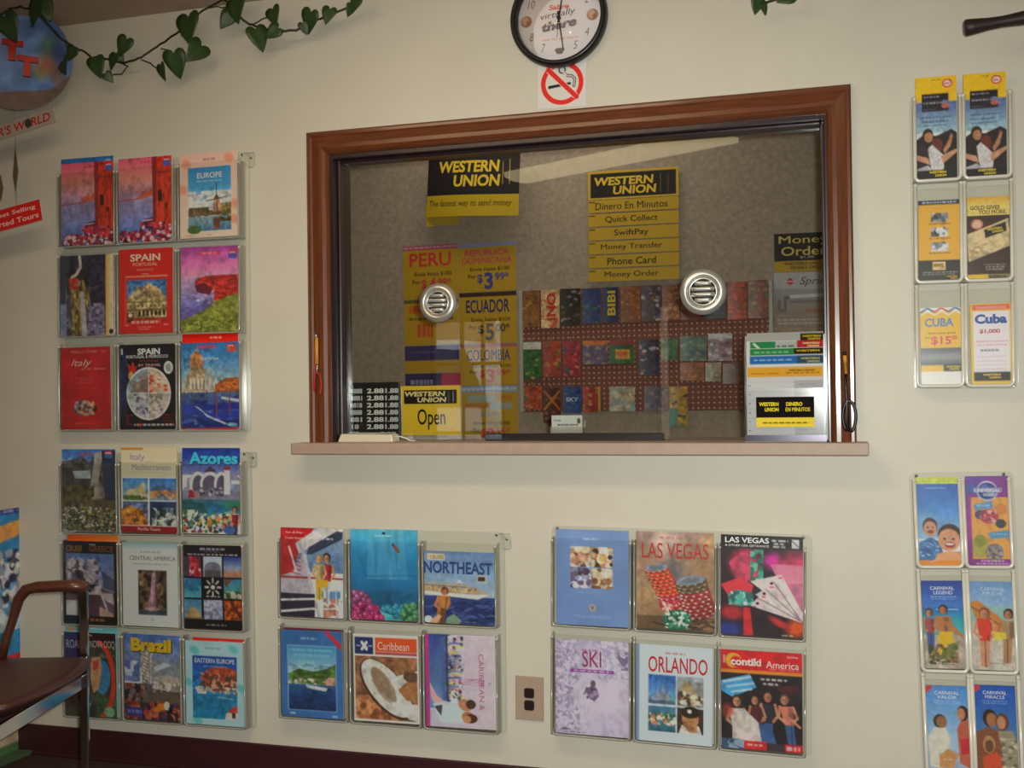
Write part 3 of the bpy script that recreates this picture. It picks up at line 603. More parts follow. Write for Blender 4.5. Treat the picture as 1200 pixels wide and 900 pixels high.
def camerica(c):
    c.rect(0, 0, 1, 1, 'd4d6d6').rect(0, 0, 1, .04, '8cb4c0').grad(0, .02, 1, .09, '9cc0c8', 'd4d6d6').F(.5, .115, .36, .018, 'a0a0a0').T('CENTRAL AMERICA', .54, .185, .82, .05, '5c605c').fine(.2, .25, .84, '98a098', .014)
    c.rect(.28, .33, .78, .86, '3c2c24').noise(.28, .33, .78, .86, .7, 10).speck(.28, .33, .78, .8, '584030 302018 6c5c44 8c6c50 403c2c', 90, .045)
    c.poly([(.52, .36), (.6, .36), (.58, .55), (.6, .8), (.44, .8), (.5, .55)], '9c6c84').poly([(.53, .36), (.58, .36), (.56, .6), (.52, .78), (.5, .6)], 'c8a0b4').rect(.28, .8, .78, .86, '404c5c').ell(.52, .79, .12, .02, 'b890a0').fine(.5, .905, .55, '808080')
def ninepix(c):
    c.rect(0, 0, 1, 1, '14101c').F(.5, .05, .42, .025, 'c8c4c8').fine(.36, .075, .66, 'a8a4b0', .01).F(.5, .115, .86, .018, 'd8d4d8')
    c.rect(.0, .14, .3, .38, '4c3c54').poly([(.1, .14), (.22, .14), (.32, .38), (.18, .38)], 'c82c3c').speck(.1, .14, .3, .38, 'e05060 f0c0c0 a01c2c', 20, .04)
    c.grad(.34, .14, .66, .38, 'c8d4e0', 'a8b4c4').ell(.5, .27, .14, .07, '787888').rect(.36, .3, .64, .38, '605860')
    c.grad(.69, .14, 1, .38, '2c48a0', '90a0c0', 'c8a088').rect(.69, .31, 1, .38, 'b88868')
    c.grad(0, .4, .3, .63, '3c80b0', '58b0c0').speck(0, .4, .3, .55, '2c6894 307ca0', 20, .05).rect(.34, .4, .66, .63, '0c0a12')
    for k in range(8): c.line([(.5, .5), (.5+.13*math.cos(k*PI/4), .5+.1*math.sin(k*PI/4))], .03, 'c8c4c0')
    c.ell(.5, .5, .07, .05, '302c30').ell(.5, .5, .035, .025, 'd8d4d0').F(.5, .61, .24, .02, 'c8c8c8').grad(.69, .4, 1, .63, '3c88b0', '4898a0', '58784c').speck(.69, .54, 1, .63, '3c5c34 b8b8a0', 20, .04).poly([(.69, .4), (.85, .4), (.72, .5)], '6c5040')
    c.grad(0, .65, .3, .88, '4888b0', '80a0b0').ell(.16, .85, .12, .1, 'b89868').rect(.0, .86, .32, .9, '806c50').grad(.34, .65, .66, .88, 'b0b0c8', '9090b0').noise(.34, .65, .66, .88, .3, 8).rect(.69, .65, 1, .9, 'b05020').noise(.69, .65, 1, .9, .6, 7).line([(.8, .66), (.95, .85)], .03, '54201c').rect(0, .88, 1, 1, '100c18').F(.55, .945, .34, .018, 'b8b4c0').rect(.98, .5, 1, .9, 'c05038')
def curve_red(c):
    c.rect(0, 0, 1, 1, '3c4438').rect(0, 0, 1, .16, '2c1418').rect(0, 0, .36, .3, '28386c').T('ROAD', .2, .14, .32, .1, 'b8c0d0', .0).T('NOVA OOQ', .74, .14, .48, .1, 'c8c0b8', .0).T('2006', .48, .03, .14, .022, 'd0c8c0').noise(0, .2, 1, 1, .35, 8).fine(.7, .26, .96, 'a89890', .01, 3, .022)
    c.rect(0, .3, 1, 1, '2c3c34').ell(.72, .52, .16, .2, '2c80b4').poly([(.5, .3), (.7, .28), (.72, .44), (.66, .66), (.55, .72), (.5, .55)], 'c89868').poly([(.55, .34), (.66, .32), (.66, .42), (.56, .46)], 'c84030').rect(.6, .72, 1, 1, '405c38').noise(.5, .7, 1, 1, .35, 8).speck(.08, .6, .5, 1, '302028 483040 c0a898 201820', 40, .05)
    pts = [(.64+.30*math.sin(t), .56-.44*math.cos(t)) for t in [.1+2.75*k/16 for k in range(17)]]; c.line(pts, .085, 'e04020').ell(.85, .93, .1, .06, '88b088')
def teal_sheet(c): c.grad(0, 0, 1, 1, '6cb4b8', '88c4c8').ell(.12, .03, .08, .02, 'c08860').fine(.4, .01, .7, 'd0e4e4')
def orange_sheet(c): c.grad(0, 0, 1, 1, 'e05820', 'd88038', hor=True)
def brazil(c):
    c.grad(0, 0, 1, .4, '4868b0', '7088b8', '8890a8').noise(0, 0, 1, .5, .15, 7)
    c.poly([(.3, .2), (.5, .2), (.5, .58), (.32, .6)], 'b8aca4').noise(.28, .2, .52, .6, .35, 14).line([(.44, .2), (.45, .6)], .02, '8c8078')
    for k in range(9): c.line([(.32, .24+.04*k), (.42, .27+.04*k)], .012, '6c6058')
    c.poly([(.5, .3), (.65, .26), (.8, .3), (1, .36), (1, .62), (.5, .62)], '8c949c').poly([(.52, .38), (.7, .32), (.84, .35), (.66, .4), (.54, .44)], 'c8d0d8').poly([(.52, .5), (.75, .46), (1, .5), (1, .68), (.55, .72)], 'bcaea0').rect(.0, .3, .28, .56, '707cb0').speck(0, .32, .28, .5, 'b8c4d8 5868a0 d8e0e8', 30, .05)
    c.rect(0, .58, .5, .8, '504850').noise(0, .55, 1, .85, .4, 10).speck(0, .58, .5, .8, '383038 987868 28202c 706068 883c3c', 60, .05).poly([(.4, .62), (1, .66), (1, .8), (.3, .82)], '68584c').speck(.5, .55, 1, .7, 'd8d0c8 98888c', 20, .03)
    c.rect(0, .8, 1, 1, '40282c').speck(0, .78, 1, 1, '2c2030 883830 5c3c58 a84c38 301c20 c06850', 90, .05).poly([(.5, .88), (.62, .8), (.78, .78), (.74, .86), (.56, .9)], 'e08820').ell(.75, .82, .05, .05, 'f0ece0').ell(.82, .86, .04, .04, '181418').rect(.03, .86, .32, .96, '3c3c90').F(.18, .91, .24, .04, '8888c8')
    c.T('Brazil', .48, .125, .72, .16, 'e8c020', .05, 0, 0, '382c20')
def easteur(c):
    c.rect(0, 0, 1, 1, 'b8dce4').noise(0, 0, 1, 1, .06, 5)
    for u, v in ((.16, .12), (.82, .09), (.05, .5), (.95, .55), (.2, .95)): c.ell(u, v, .12, .06, '5cbcc4', .5, .8, .5)
    c.grad(.12, .18, .87, .92, '1c50a8', '2868b8', '2880b0', '1888b4').ell(.62, .45, .34, .15, 'a84c34', clip=(.12, .18, .87, .92)).noise(.12, .34, .87, .62, .3, 12).speck(.25, .38, .87, .56, 'c86040 8c3c30 e0a080 584c3c', 70, .035).speck(.2, .54, .87, .62, 'e0d8cc b8a898 705848', 40, .03).line([(.18, .56), (.22, .62), (.34, .62), (.36, .56)], .03, 'd8d0c8').line([(.55, .66), (.8, .68)], .02, '88b0c8').noise(.12, .62, .87, .92, .08, 8)
    c.poly([(.68, .86), (.8, .76), (.87, .76), (.87, .92), (.66, .92)], 'e0d4c4').poly([(.7, .84), (.8, .76), (.87, .75), (.87, .84)], 'c04838').rect(.78, .84, .84, .9, '2c3c50')
    c.T('EASTERN EUROPE', .5, .235, .68, .055, 'e8ecf4', .01).fine(.3, .3, .72, 'c8d4e8', .01).F(.48, .09, .28, .025, '88a8c0')
def cruise_couple(c):
    c.grad(0, 0, 1, .5, '98a8c8', '6088b8').poly([(0, 0), (.55, 0), (.3, .25), (.2, .5), (0, .55)], 'b82c30').poly([(.24, .18), (.6, .0), (1, .0), (1, .08), (.5, .2), (.3, .3)], 'd0ccd0').poly([(.45, .22), (.9, .03), (1, .04), (.98, .12), (.5, .3), (.42, .3)], '384058')
    c.poly([(.3, .16), (.42, .3), (.55, .75), (.5, 1), (.0, 1), (.0, .55), (.2, .5), (.35, .3)], 'b8b0bc')
    for k in range(6): c.line([(0, .25+.045*k), (.32, .3+.045*k)], .012, 'a82c30')
    c.line([(0, .56), (1, .56)], .03, 'a83430').line([(.14, .22), (.26, .5)], .03, 'd0c8cc').line([(.38, .3), (.52, .72), (.62, 1)], .05, 'c8c4d0').rect(0, .74, .55, 1, '30283c').line([(0, .82), (.6, .79), (1, .81)], .03, 'd8d4d8').line([(0, .95), (.55, .9)], .035, 'd8d4d8').line([(.55, .7), (1, .69)], .02, 'd0d4dc')
    c.rect(.62, .7, .95, .78, '5c90c0').fig(.74, .28, .56, skin='d09a78', hair='301c14', top='c02830', bot='c8d0dc').fig(.62, .3, .5, skin='d8a888', hair='b08850', top='d0b878', bot='e0b830').rect(.58, .58, .76, .66, 'e8b830').speck(.68, .78, .92, 1, 'c08870 a86c58', 16, .05).line([(.7, .9), (1, .88)], .025, 'd8d0d4').line([(.88, .66), (.9, 1)], .02, 'd0d0d8')
    c.T('Fun & Day', .22, .055, .28, .03, 'f0d8d4', 0, .2).T('Cruise Vacations', .25, .115, .36, .025, 'e8c8c4', 0, .2).fine(.62, .11, .84, 'c0c8d8', .02).fine(.1, .985, .3, '303030')
def undersea(c):
    c.grad(0, 0, 1, 1, '58b4d4', '2c90c4', '2080b8', '1c6494', '205878').noise(0, 0, 1, 1, .06, 5)
    for u, w in ((.3, .06), (.48, .1), (.62, .05), (.75, .07)): c.poly([(u-w*.4, 0), (u+w*.4, 0), (u+w*1.4, .55), (u-w, .55)], 'a8dcec', .22)
    c.line([(.12, .28), (.24, .52), (.96, .5)], .015, '1c6090', .5).ell(.5, .75, .5, .1, '18587c', 0, .6, .3).rect(.05, .58, .95, .6, '2878a4', .4)
    c.poly([(.62, .17), (.68, .18), (.74, .24), (.72, .27), (.66, .23)], '8c5448').line([(.73, .26), (.75, .32)], .02, '60a0a0').ell(.635, .17, .02, .015, '702c20')
    c.poly([(.3, .9), (.55, .88), (.8, .94), (.9, 1), (.3, 1)], '58b8d0').reef(.08, .84, .2, .14, '683058 a84878 985080 d090b8', 30, .05).reef(.74, .88, .26, .07, '205c78 2c88a8 3494b0 60b8c8', 26, .045).reef(.92, .94, .18, .12, '2c5c44 488860 5c9c6c 88b890', 30, .05).reef(.2, .95, .25, .12, '801c58 c03878 b83070 e088b0', 46, .05).ell(.5, .045, .025, .015, '1c3048').F(.5, .075, .26, .02, 'a8d0e0')
def northeast(c):
    c.grad(0, 0, 1, .62, '6c8cbc', '88a8cc', 'a8bcd0').noise(0, 0, 1, .6, .06, 6).grad(0, .62, 1, 1, '384c8c', '20306c', '28407c').speck(0, .64, 1, 1, '2c3c7c 4c5c98 1c2858', 60, .07, .25)
    c.poly([(0, .44), (.5, .44), (.78, .5), (.94, .57), (.7, .64), (0, .58)], 'b4a898').poly([(0, .56), (.7, .59), (.94, .57), (.76, .65), (0, .6)], 'e0dcd8').line([(0, .52), (.74, .55)], .03, 'd0a868').poly([(.45, .44), (.5, .38), (.56, .44)], 'd8d8d8').line([(0, .475), (.6, .49)], .012, '706c6c').speck(0, .49, .75, .56, '8c7458 e0c8a0', 30, .015)
    c.rect(.05, .04, .3, .13, 'd8c8a8').T('CRUISE', .18, .085, .2, .05, '8c7048', .01).T('NORTHEAST', .48, .225, .97, .17, '2c4484', .03).fine(.3, .125, .96, '60789c', .01)
    c.rect(.74, .32, .88, .42, 'c8c0a8').rect(.76, .34, .86, .4, '40303c')
    c.fig(.29, .5, .6, skin='d08850', hair='581c18', top='c87030', bot='c08048', lean=-.1).fig(.31, .51, .5, skin='c88050', hair='6c201c', top='d08840', bot='7c4c30', lean=-.06).poly([(.32, .92), (.42, .86), (.52, .94), (.5, 1), (.3, 1)], '88a088').ell(.06, .95, .06, .05, 'e0e4e8').poly([(.1, .95), (.2, .88), (.25, .9), (.18, 1), (.1, 1)], 'e8b890').fine(.5, .96, .75, 'a8b0c8', .012)
def harbor(c):
    c.rect(0, 0, 1, 1, '3c74b4').noise(0, 0, 1, 1, .08, 6).rect(.1, .17, .9, .92, '88a8d0').grad(.12, .185, .885, .55, '3c98c8', '80b4d0', 'b8c8d0').poly([(.12, .5), (.3, .44), (.5, .47), (.7, .44), (.885, .38), (.885, .62), (.12, .6)], '4c6c34').noise(.12, .38, .885, .6, .3, 9).speck(.12, .55, .88, .63, 'd8d4c8 8c9870 c8a890 58703c', 50, .025).grad(.12, .62, .885, .91, '34609c', '1c3c74', '142c5c').speck(.12, .64, .88, .9, '24487c 183460', 40, .06, .2).poly([(.4, .62), (.75, .65), (.72, .69), (.42, .66)], 'd8dce0').speck(.72, .53, .88, .62, 'e0d0c8 c89888', 12, .04)
    c.T('CROSSING THE WATERWAYS', .5, .225, .68, .03, 'a0d0e0').T('OF EUROPE & RUSSIA', .5, .285, .6, .03, 'a0d0e0').F(.42, .37, .26, .04, '98ccdc').F(.46, .095, .26, .025, '98b8d8').poly([(.7, .01), (.78, .01), (.98, .15), (.98, .22)], 'd83040').fine(.14, .945, .24, 'd0d8e8', .02).fine(.82, .96, .92, 'd0d8e8', .02)
def red_dark(c): c.rect(0, 0, 1, 1, '4c1c3c').rect(0, 0, 1, .015, '8c2c50')
def caribbean(c):
    c.rect(0, 0, 1, 1, 'e8e4e0').rect(.03, .04, .31, .235, '243068').rect(.34, .04, .97, .2, 'e85c28').rect(.34, .205, .97, .235, 'b04c58')
    c.poly([(.12, .12), (.17, .12), (.24, .16), (.19, .16)], 'f0f0f0').line([(.14, .1), (.21, .18)], .04, 'f0f0f0').line([(.21, .1), (.14, .18)], .04, 'f0f0f0').line([(.06, .14), (.11, .14)], .015, 'd0d4e0').line([(.24, .14), (.29, .14)], .015, 'd0d4e0').T('Caribbean', .62, .13, .48, .09, 'f8ece4', -.002)
    c.rect(.03, .255, .97, .97, '9c6848').noise(.03, .255, .97, .97, .3, 9).rect(.03, .7, .6, .97, 'b07048').speck(.03, .75, .7, .97, 'c08050 8c5030 d09868', 60, .05)
    c.ell(.5, .62, .26, .42, '4c3428', -.75).ell(.505, .61, .235, .40, 'd8d4d0', -.75).ell(.46, .58, .12, .24, 'a89480', -.6).ell(.44, .56, .09, .2, '988068', -.6).poly([(.6, .48), (.97, .4), (.97, .72), (.75, .72), (.68, .62)], 'd0ccc8').poly([(.68, .62), (.85, .5), (.97, .52), (.97, .74), (.8, .74)], 'b0784c').ell(.88, .47, .12, .06, '6c4c3c').poly([(.55, .76), (.97, .78), (.97, .97), (.84, .95)], 'dcd8d8').rect(0, .97, 1, 1, 'e8e4e0').rect(.97, .2, 1, 1, 'e8e4e0').rect(0, .2, .03, 1, 'e8e4e0')
def carmex(c):
    c.grad(0, 0, 1, 1, 'c8c0d8', 'd8c4d0', hor=True).rect(0, 0, .06, 1, 'c03c90').grad(.06, 0, .36, .8, '384c98', '5878b0', '6888b8').noise(.06, 0, .36, .8, .1, 5).poly([(.22, .05), (.36, .0), (.36, .75), (.25, .7)], '5068a0')
    for k in range(22): c.rect(.33, .02+.033*k, .33+c.rg.uniform(.1, .24), .045+.033*k, ['e8e8f0', 'd0a8b8', 'e0d080', '8898c0', 'c87868', 'f4f0ee', '707ca8'][c.rg.randint(7)])
    c.speck(.33, .0, .55, .75, 'e8e4ec 58607c c8ccd8 403c50', 60, .02).rect(.3, .0, .335, .75, '40486c')
    c.poly([(.06, .52), (.16, .66), (.3, .74), (.2, .82), (.08, .7)], 'd8b0a8').poly([(.1, .75), (.3, .72), (.55, .78), (.62, .86), (.5, .95), (.2, .95)], 'd0dce4').poly([(.12, .78), (.24, .76), (.22, .88)], '4c4850').ell(.56, .75, .1, .06, 'c88868', .4).ell(.64, .74, .07, .05, '503428').ell(.6, .88, .09, .06, 'c07848', .3).ell(.64, .89, .09, .05, '583020').ell(.58, .9, .06, .04, 'd09068')
    c.T('CARIBBEAN &', .80, .5, .07, .60, 'b05088', -.003, 0, -PI/2).T('MEXICO', .66, .5, .38, .07, 'b05088', -.003, 0, -PI/2).fine(.9, .5, .93, '8888a8', .01).rect(.97, 0, 1, 1, 'd8d0dc')
def blue_four(c):
    c.rect(0, 0, 1, 1, '7490c4').noise(0, 0, 1, 1, .04, 4).F(.48, .1, .2, .022, 'b8c4dc')
    for (u, v, cs) in ((.2, .18, 'c89878 e8d0b8 804838 f0e4d8 d0a080'), (.49, .18, 'e0c8a0 402c1c c87c38 f0e8d8 e0b060'), (.2, .4, '705c74 a08498 e0d4dc 48344c 8ca0c8'), (.49, .4, 'c8b498 7c5038 e8dcc4 a87850')):
        k = cs.split(); c.rect(u, v, u+.285, v+.21, k[0]).speck(u, v, u+.285, v+.21, cs, 46, .05)
    c.fine(.3, .645, .7, '8ca4d0', .01).ell(.5, .81, .045, .035, 'c8a898').ell(.5, .81, .025, .02, '8c7478').fine(.24, .89, .76, 'a0b4d8', .008, 2, .02)
def lv_chips(c):
    c.grad(0, 0, 1, 1, '9c8078', 'a88870', 'b08c68', '907050').ell(.4, .1, .3, .22, 'd8c8bc', 0, .7, .8).ell(.45, .5, .25, .3, '586070', 0, .8, .7).ell(.95, .12, .2, .15, 'd8a868', 0, .7, .8).ell(.9, .35, .2, .16, 'b48858', 0, .6, .8).rect(0, .86, 1, 1, '6c5038').noise(0, 0, 1, 1, .08, 6)
    def stack(u, v, du, dv, n, ru, rv, cols, ang):
        for k in range(n):
            col, edge = cols[k*len(cols)//n]; x, y = u+du*(n-1-k), v+dv*(n-1-k)
            c.ell(x, y, ru*1.02, rv*1.05, '301818', ang).ell(x, y-.004, ru, rv, col, ang)
            for q in range(5):
                t = .5+q*.55+(k % 2)*.2; ex, ey = ru*math.cos(t), rv*math.sin(t); c.ell(x+ex*math.cos(ang)*.92, y-.004+ey*.92+ex*math.sin(ang)*.9/c.asp, .018, .007, edge, ang)
        c.ell(u, v-.012, ru*.95, rv*.9, '8890a0', ang).ell(u, v-.012, ru*.6, rv*.55, '707888', ang)
    stack(.26, .385, .021, .034, 12, .16, .042, (('d03848', 'f0d8d0'), ('d84828', 'f0a880'), ('d84828', 'f0b090')), -.15)
    c.speck(.3, .70, .62, .82, 'd03848 f0d8d0 a82030 e87080', 50, .022)
    stack(.70, .50, .013, .036, 10, .2, .05, (('a83030', 'e8d8d0'), ('b03838', 'f0e8e0'), ('6c5c48', 'c0b088')), -.2)
    c.ell(.52, .9, .18, .11, '1c6850', -.1).speck(.37, .81, .68, .98, '2c8868 d8e4d8 145040 e8f0e8', 90, .02).line([(.2, .93), (.4, .96)], .02, '3c2c24').line([(.66, .96), (.95, .9)], .03, '403020').speck(.7, .88, 1, 1, '584030 403020 907050', 20, .06, .3)
    c.T('LAS VEGAS', .5, .195, .86, .16, 'c02c28', .004).F(.46, .065, .3, .025, 'b87868')
def lv_cards(c):
    c.rect(0, 0, 1, 1, '2c1828').ell(.3, .3, .25, .2, 'd83050', .2, 1, .5).poly([(.1, .28), (.25, .18), (.42, .2), (.48, .4), (.2, .5)], 'e04870').ell(.62, .25, .14, .12, 'c02090', 0, 1, .6).ell(.9, .3, .28, .2, 'd83868', 0, 1, .6).grad(.68, .28, 1, .46, 'e86898', 'e8a8c0').noise(0, .1, 1, 1, .3, 6)
    c.speck(.36, .14, .52, .46, '40a088 70c8b0 287060', 30, .035).poly([(.0, .5), (.25, .42), (.4, .5), (.36, .62), (.1, .62)], 'e03848').ell(.24, .63, .15, .08, '3c8c84').speck(.1, .55, .4, .7, '58b0a4 d8e4e0 2c6c68', 40, .03).ell(.14, .78, .2, .1, 'c02838', 0, 1, .6).poly([(.28, .72), (.36, .72), (.4, 1), (.28, 1)], 'd02830').ell(.1, .95, .2, .12, '2c3888', 0, 1, .6).ell(.92, .9, .16, .14, 'e05820', .6, 1, .7).ell(.72, .86, .2, .05, 'c82c30', .5, 1, .6).poly([(.6, .28), (1, .3), (1, .8), (.9, .8)], 'e888a8', .8)
    c.poly([(.36, .7), (.66, .44), (1, .8), (.98, .84)], 'd8ccd0')
    for a, cl in ((0, 'd8c8cc'), (1, 'e0d4d4'), (2, 'dccccc')):
        t = .28*a; c.poly([(.36+.06*(2-a)*1.0, .72-.13*a), (.46+.1*a*1.4, .62-.12*a), (.92+.03*a, .72+.02*a), (.98, .82)], cl)
    c.poly([(.66, .4), (.74, .38), (1, .76), (.96, .82)], 'e8dcdc')
    for a in ((.45, .62), (.55, .53), (.64, .45)): c.line([a, (.98, .83)], .012, '907880')
    for u, v in ((.45, .675), (.53, .575), (.62, .47)): c.ell(u, v, .02, .014, '301018')
    for u, v in ((.4, .7), (.5, .6), (.6, .5), (.7, .405)): c.fine(u, v, u+.05, 'c83048', .015)
    c.rect(0, 0, 1, .13, '0c0810').T('LAS VEGAS', .32, .05, .54, .055, 'e8e8e8', .02).T('& OTHER USA GETAWAYS', .32, .105, .54, .022, 'd8d8d8').fine(.62, .04, .82, 'd0d0d0', .02, 3, .03).rect(.86, .03, .95, .12, 'b8b8bc').line([(.87, .05), (.94, .1)], .015, '606068').fine(.74, .97, .88, 'c8b0a0', .012)
def ski(c):
    c.grad(0, 0, 1, 1, 'c0b4d0', 'd0c4d8', 'd4c8dc', 'ccc0dc').noise(0, 0, 1, 1, .1, 9).speck(0, 0, .34, .95, 'b0a4c4 d8d0e4 a094b4 e4dcec c4b8d4', 420, .024).speck(.34, .6, .44, .95, 'c4b8d4 d8d0e4 e4dcec', 60, .022).speck(.55, 0, 1, .4, 'b4a8c8 d4ccdc c0b0cc e0d8e8', 240, .026).speck(.0, .1, .26, .7, '9890ac a098b4', 90, .016).ell(.55, .6, .35, .22, 'dcd0e0', 0, .7, .8).speck(.85, .1, 1, .3, '807898', 10, .03).poly([(.36, .3), (.6, .3), (.55, .4), (.4, .5)], 'd0c4dc', .5)
    c.poly([(.42, .54), (.5, .47), (.57, .5), (.6, .58), (.54, .64), (.48, .62)], '786084').ell(.52, .455, .035, .035, '6c5468').speck(.42, .5, .6, .62, 'a88ca8 584868', 10, .025).line([(.44, .5), (.4, .57)], .02, '705878')
    c.T('SKI', .505, .2, .26, .17, 'a02c68', .004).rect(.22, .31, .8, .345, '8c3c98').F(.51, .328, .5, .018, 'd8b8dc').fine(.37, .1, .62, 'a8709c', .02).fine(.14, .97, .4, '505060', .01).poly([(.06, .96), (.14, .93), (.22, .95)], '605878').line([(.0, 0), (.0, 1)], .02, 'a03858')
def orlando(c):
    c.rect(0, 0, 1, 1, 'ccd4dc').rect(0, 0, .04, 1, '7898c0').T('ORLANDO', .545, .2, .78, .165, 'c02430', .012).fine(.38, .075, .64, 'c87880', .018)
    c.grad(.16, .31, .52, .61, '2860b0', '5890c8', '7898b0').poly([(.2, .6), (.22, .5), (.26, .53), (.28, .44), (.32, .52), (.35, .4), (.39, .52), (.43, .48), (.46, .6)], '9c9cb4').rect(.16, .57, .52, .61, '506480')
    c.grad(.54, .31, .88, .61, 'a8b0b4', '807870').poly([(.58, .58), (.6, .4), (.68, .34), (.74, .4), (.8, .52), (.86, .58)], 'b09870').speck(.54, .46, .88, .6, '604838 c8b898 3c3c30 e0d8c8', 40, .03)
    c.grad(.16, .63, .52, .89, '3c7090', '508088', '286078').speck(.16, .7, .52, .82, 'd8b880 f0e8d0 40683c c87868 305848', 50, .025).grad(.54, .63, .88, .89, '403028', '382820').ell(.71, .73, .11, .1, 'c08458').ell(.71, .67, .12, .06, '2c1c14').ell(.7, .66, .03, .02, 'd8d0c8').poly([(.56, .89), (.6, .8), (.7, .84), (.82, .8), (.86, .89)], 'd8d0cc').speck(.62, .76, .8, .87, 'c88860 a86c48', 14, .04)
def contiki(c):
    c.rect(0, 0, 1, 1, '201820').noise(0, .25, 1, 1, .4, 7).rect(0, 0, 1, .2, 'd01c24').rect(0, .2, 1, .235, 'e8902c').ell(.16, .11, .1, .075, 'e8b030').ell(.19, .12, .07, .055, 'd01c24').T('contiki', .31, .115, .38, .08, 'f4f0e8', .035).T('America', .76, .13, .4, .07, 'f4e0d8', .02, 0, 0, None).fine(.6, .175, .95, 'f0c8c0', .01).T('2006', .88, .045, .14, .02, 'f0c0c0').rect(.035, .06, .05, .14, 'f0e0d0')
    c.poly([(0, .32), (.36, .24), (.44, .37), (.14, .48), (0, .42)], '48a0d8').line([(.04, .33), (.36, .27)], .03, 'c0e0f4').line([(.08, .38), (.4, .33)], .03, 'a8d4ec').line([(.14, .43), (.38, .39)], .025, 'c0e0f4').F(.65, .285, .32, .022, 'e0d8d8').F(.62, .33, .2, .022, 'e0d8d8').ell(.84, .37, .14, .04, '4c1c24')
    c.fig(.78, .42, .55, skin='c8896c', hair='604030', top='d87868', bot='3c5c90', lean=.1).fig(.58, .4, .58, skin='c08060', hair='301c18', top='282838', bot='485c88').fig(.42, .45, .5, skin='c07c60', hair='40201c', top='5c2028', bot='3858a0', lean=.06).fig(.2, .46, .6, skin='c08868', hair='382420', top='d0c4c0', bot='c8bcb8').poly([(.1, .64), (.3, .6), (.46, .72), (.5, .92), (.2, .92)], 'd0c4c0').ell(.08, .62, .1, .1, 'a83828', 0, .7, .5).line([(.78, .62), (.96, .74)], .03, 'c88868').poly([(.48, .75), (.6, .72), (.68, .92), (.52, .92)], '3c5c98')
    c.rect(0, .92, 1, 1, '40303c').rect(0, .9, .28, 1, '5878a0').speck(0, .9, .28, 1, '88a0b8 3c5478', 14, .05).rect(.28, .91, .56, 1, 'd02028').F(.42, .95, .2, .018, 'f0d0d0').rect(.78, .92, 1, 1, 'd01c24').F(.88, .96, .16, .04, 'f4e0e0')
# narrow leaflets
def wu_logo(c, u, v, w, h, bold=.04, fg='f0d020', box=True):
    if box: c.rect(u-w*.62, v-h*.75, u+w*.62, v+h*.75, '141210')
    c.T('WESTERN', u-w*.04, v-h*.27, w*.9, h*.44, fg, bold, .15).T('UNION', u+w*.12, v+h*.3, w*.6, h*.44, fg, bold, .15)
def wu_people(c):
    c.rect(0, 0, 1, .26, 'e8bc20').grad(0, .25, 1, .55, '5c6ca8', '7c98b8', 'a0c0cc').rect(.16, .17, .8, .34, '201c28').fine(.2, .19, .6, '8c8890', .016).fine(.2, .25, .62, 'a8a4ac', .018).ell(.72, .26, .09, .025, '6c78a8').ell(.72, .29, .09, .025, 'c86450').fine(.2, .315, .5, '88848c', .01)
    c.ell(.77, .075, .12, .042, 'c02c28').ell(.77, .075, .09, .03, 'e8d0c8').T('NEW', .77, .075, .13, .025, 'a02828', .02).fine(.4, .03, .62, '907818', .01).fine(.15, .16, .9, 'c09818', .008).fine(.15, .39, .85, '44587c', .014, 3, .04)
    c.poly([(0, .62), (.2, .56), (.5, .58), (.85, .52), (1, .56), (1, 1), (0, 1)], '241820').noise(0, .55, 1, 1, .3, 6).ell(.3, .57, .13, .065, '301c18').ell(.32, .59, .1, .05, 'b07850').ell(.52, .67, .13, .07, '6c2c1c').poly([(.3, .7), (.4, .66), (.55, .72), (.7, .78), (.66, .94), (.4, .94), (.34, .82)], 'd0c8cc').poly([(0, .75), (.3, .79), (.36, .86), (0, .8)], 'c89070').poly([(.6, .78), (.98, .71), (1, .74), (.66, .85)], 'c89070').poly([(.66, .72), (.8, .62), (.84, .56), (.9, .58), (.84, .68), (.7, .76)], 'b88060').poly([(.0, .9), (.3, .86), (.5, .94), (0, .95)], 'b8b4bc')
    c.rect(0, .91, 1, 1, '141014'); wu_logo(c, .55, .95, .46, .055, box=False)
def wu_products(c):
    c.rect(0, 0, 1, 1, 'e0a830').rect(0, 0, 1, .06, '202848').F(.5, .03, .8, .025, 'c8ccd8').rect(0, .74, 1, 1, '1c1410').fine(.08, .1, .9, 'c89020', .006)
    for v in (.16, .34, .52):
        c.rect(.3, v, .7, v+.11, 'a8a8b0').speck(.3, v, .7, v+.11, '505058 d8d8e0 808088 30303c', 16, .08).fine(.26, v+.125, .74, '6c5014', .014)
    c.rect(.33, .76, .64, .86, 'e8c890').speck(.35, .78, .62, .85, '8c6c40 c8a060', 8, .05).fine(.1, .88, .94, 'b8b0a0', .014, 2, .025); wu_logo(c, .8, .955, .28, .04, fg='d8a820', box=False)
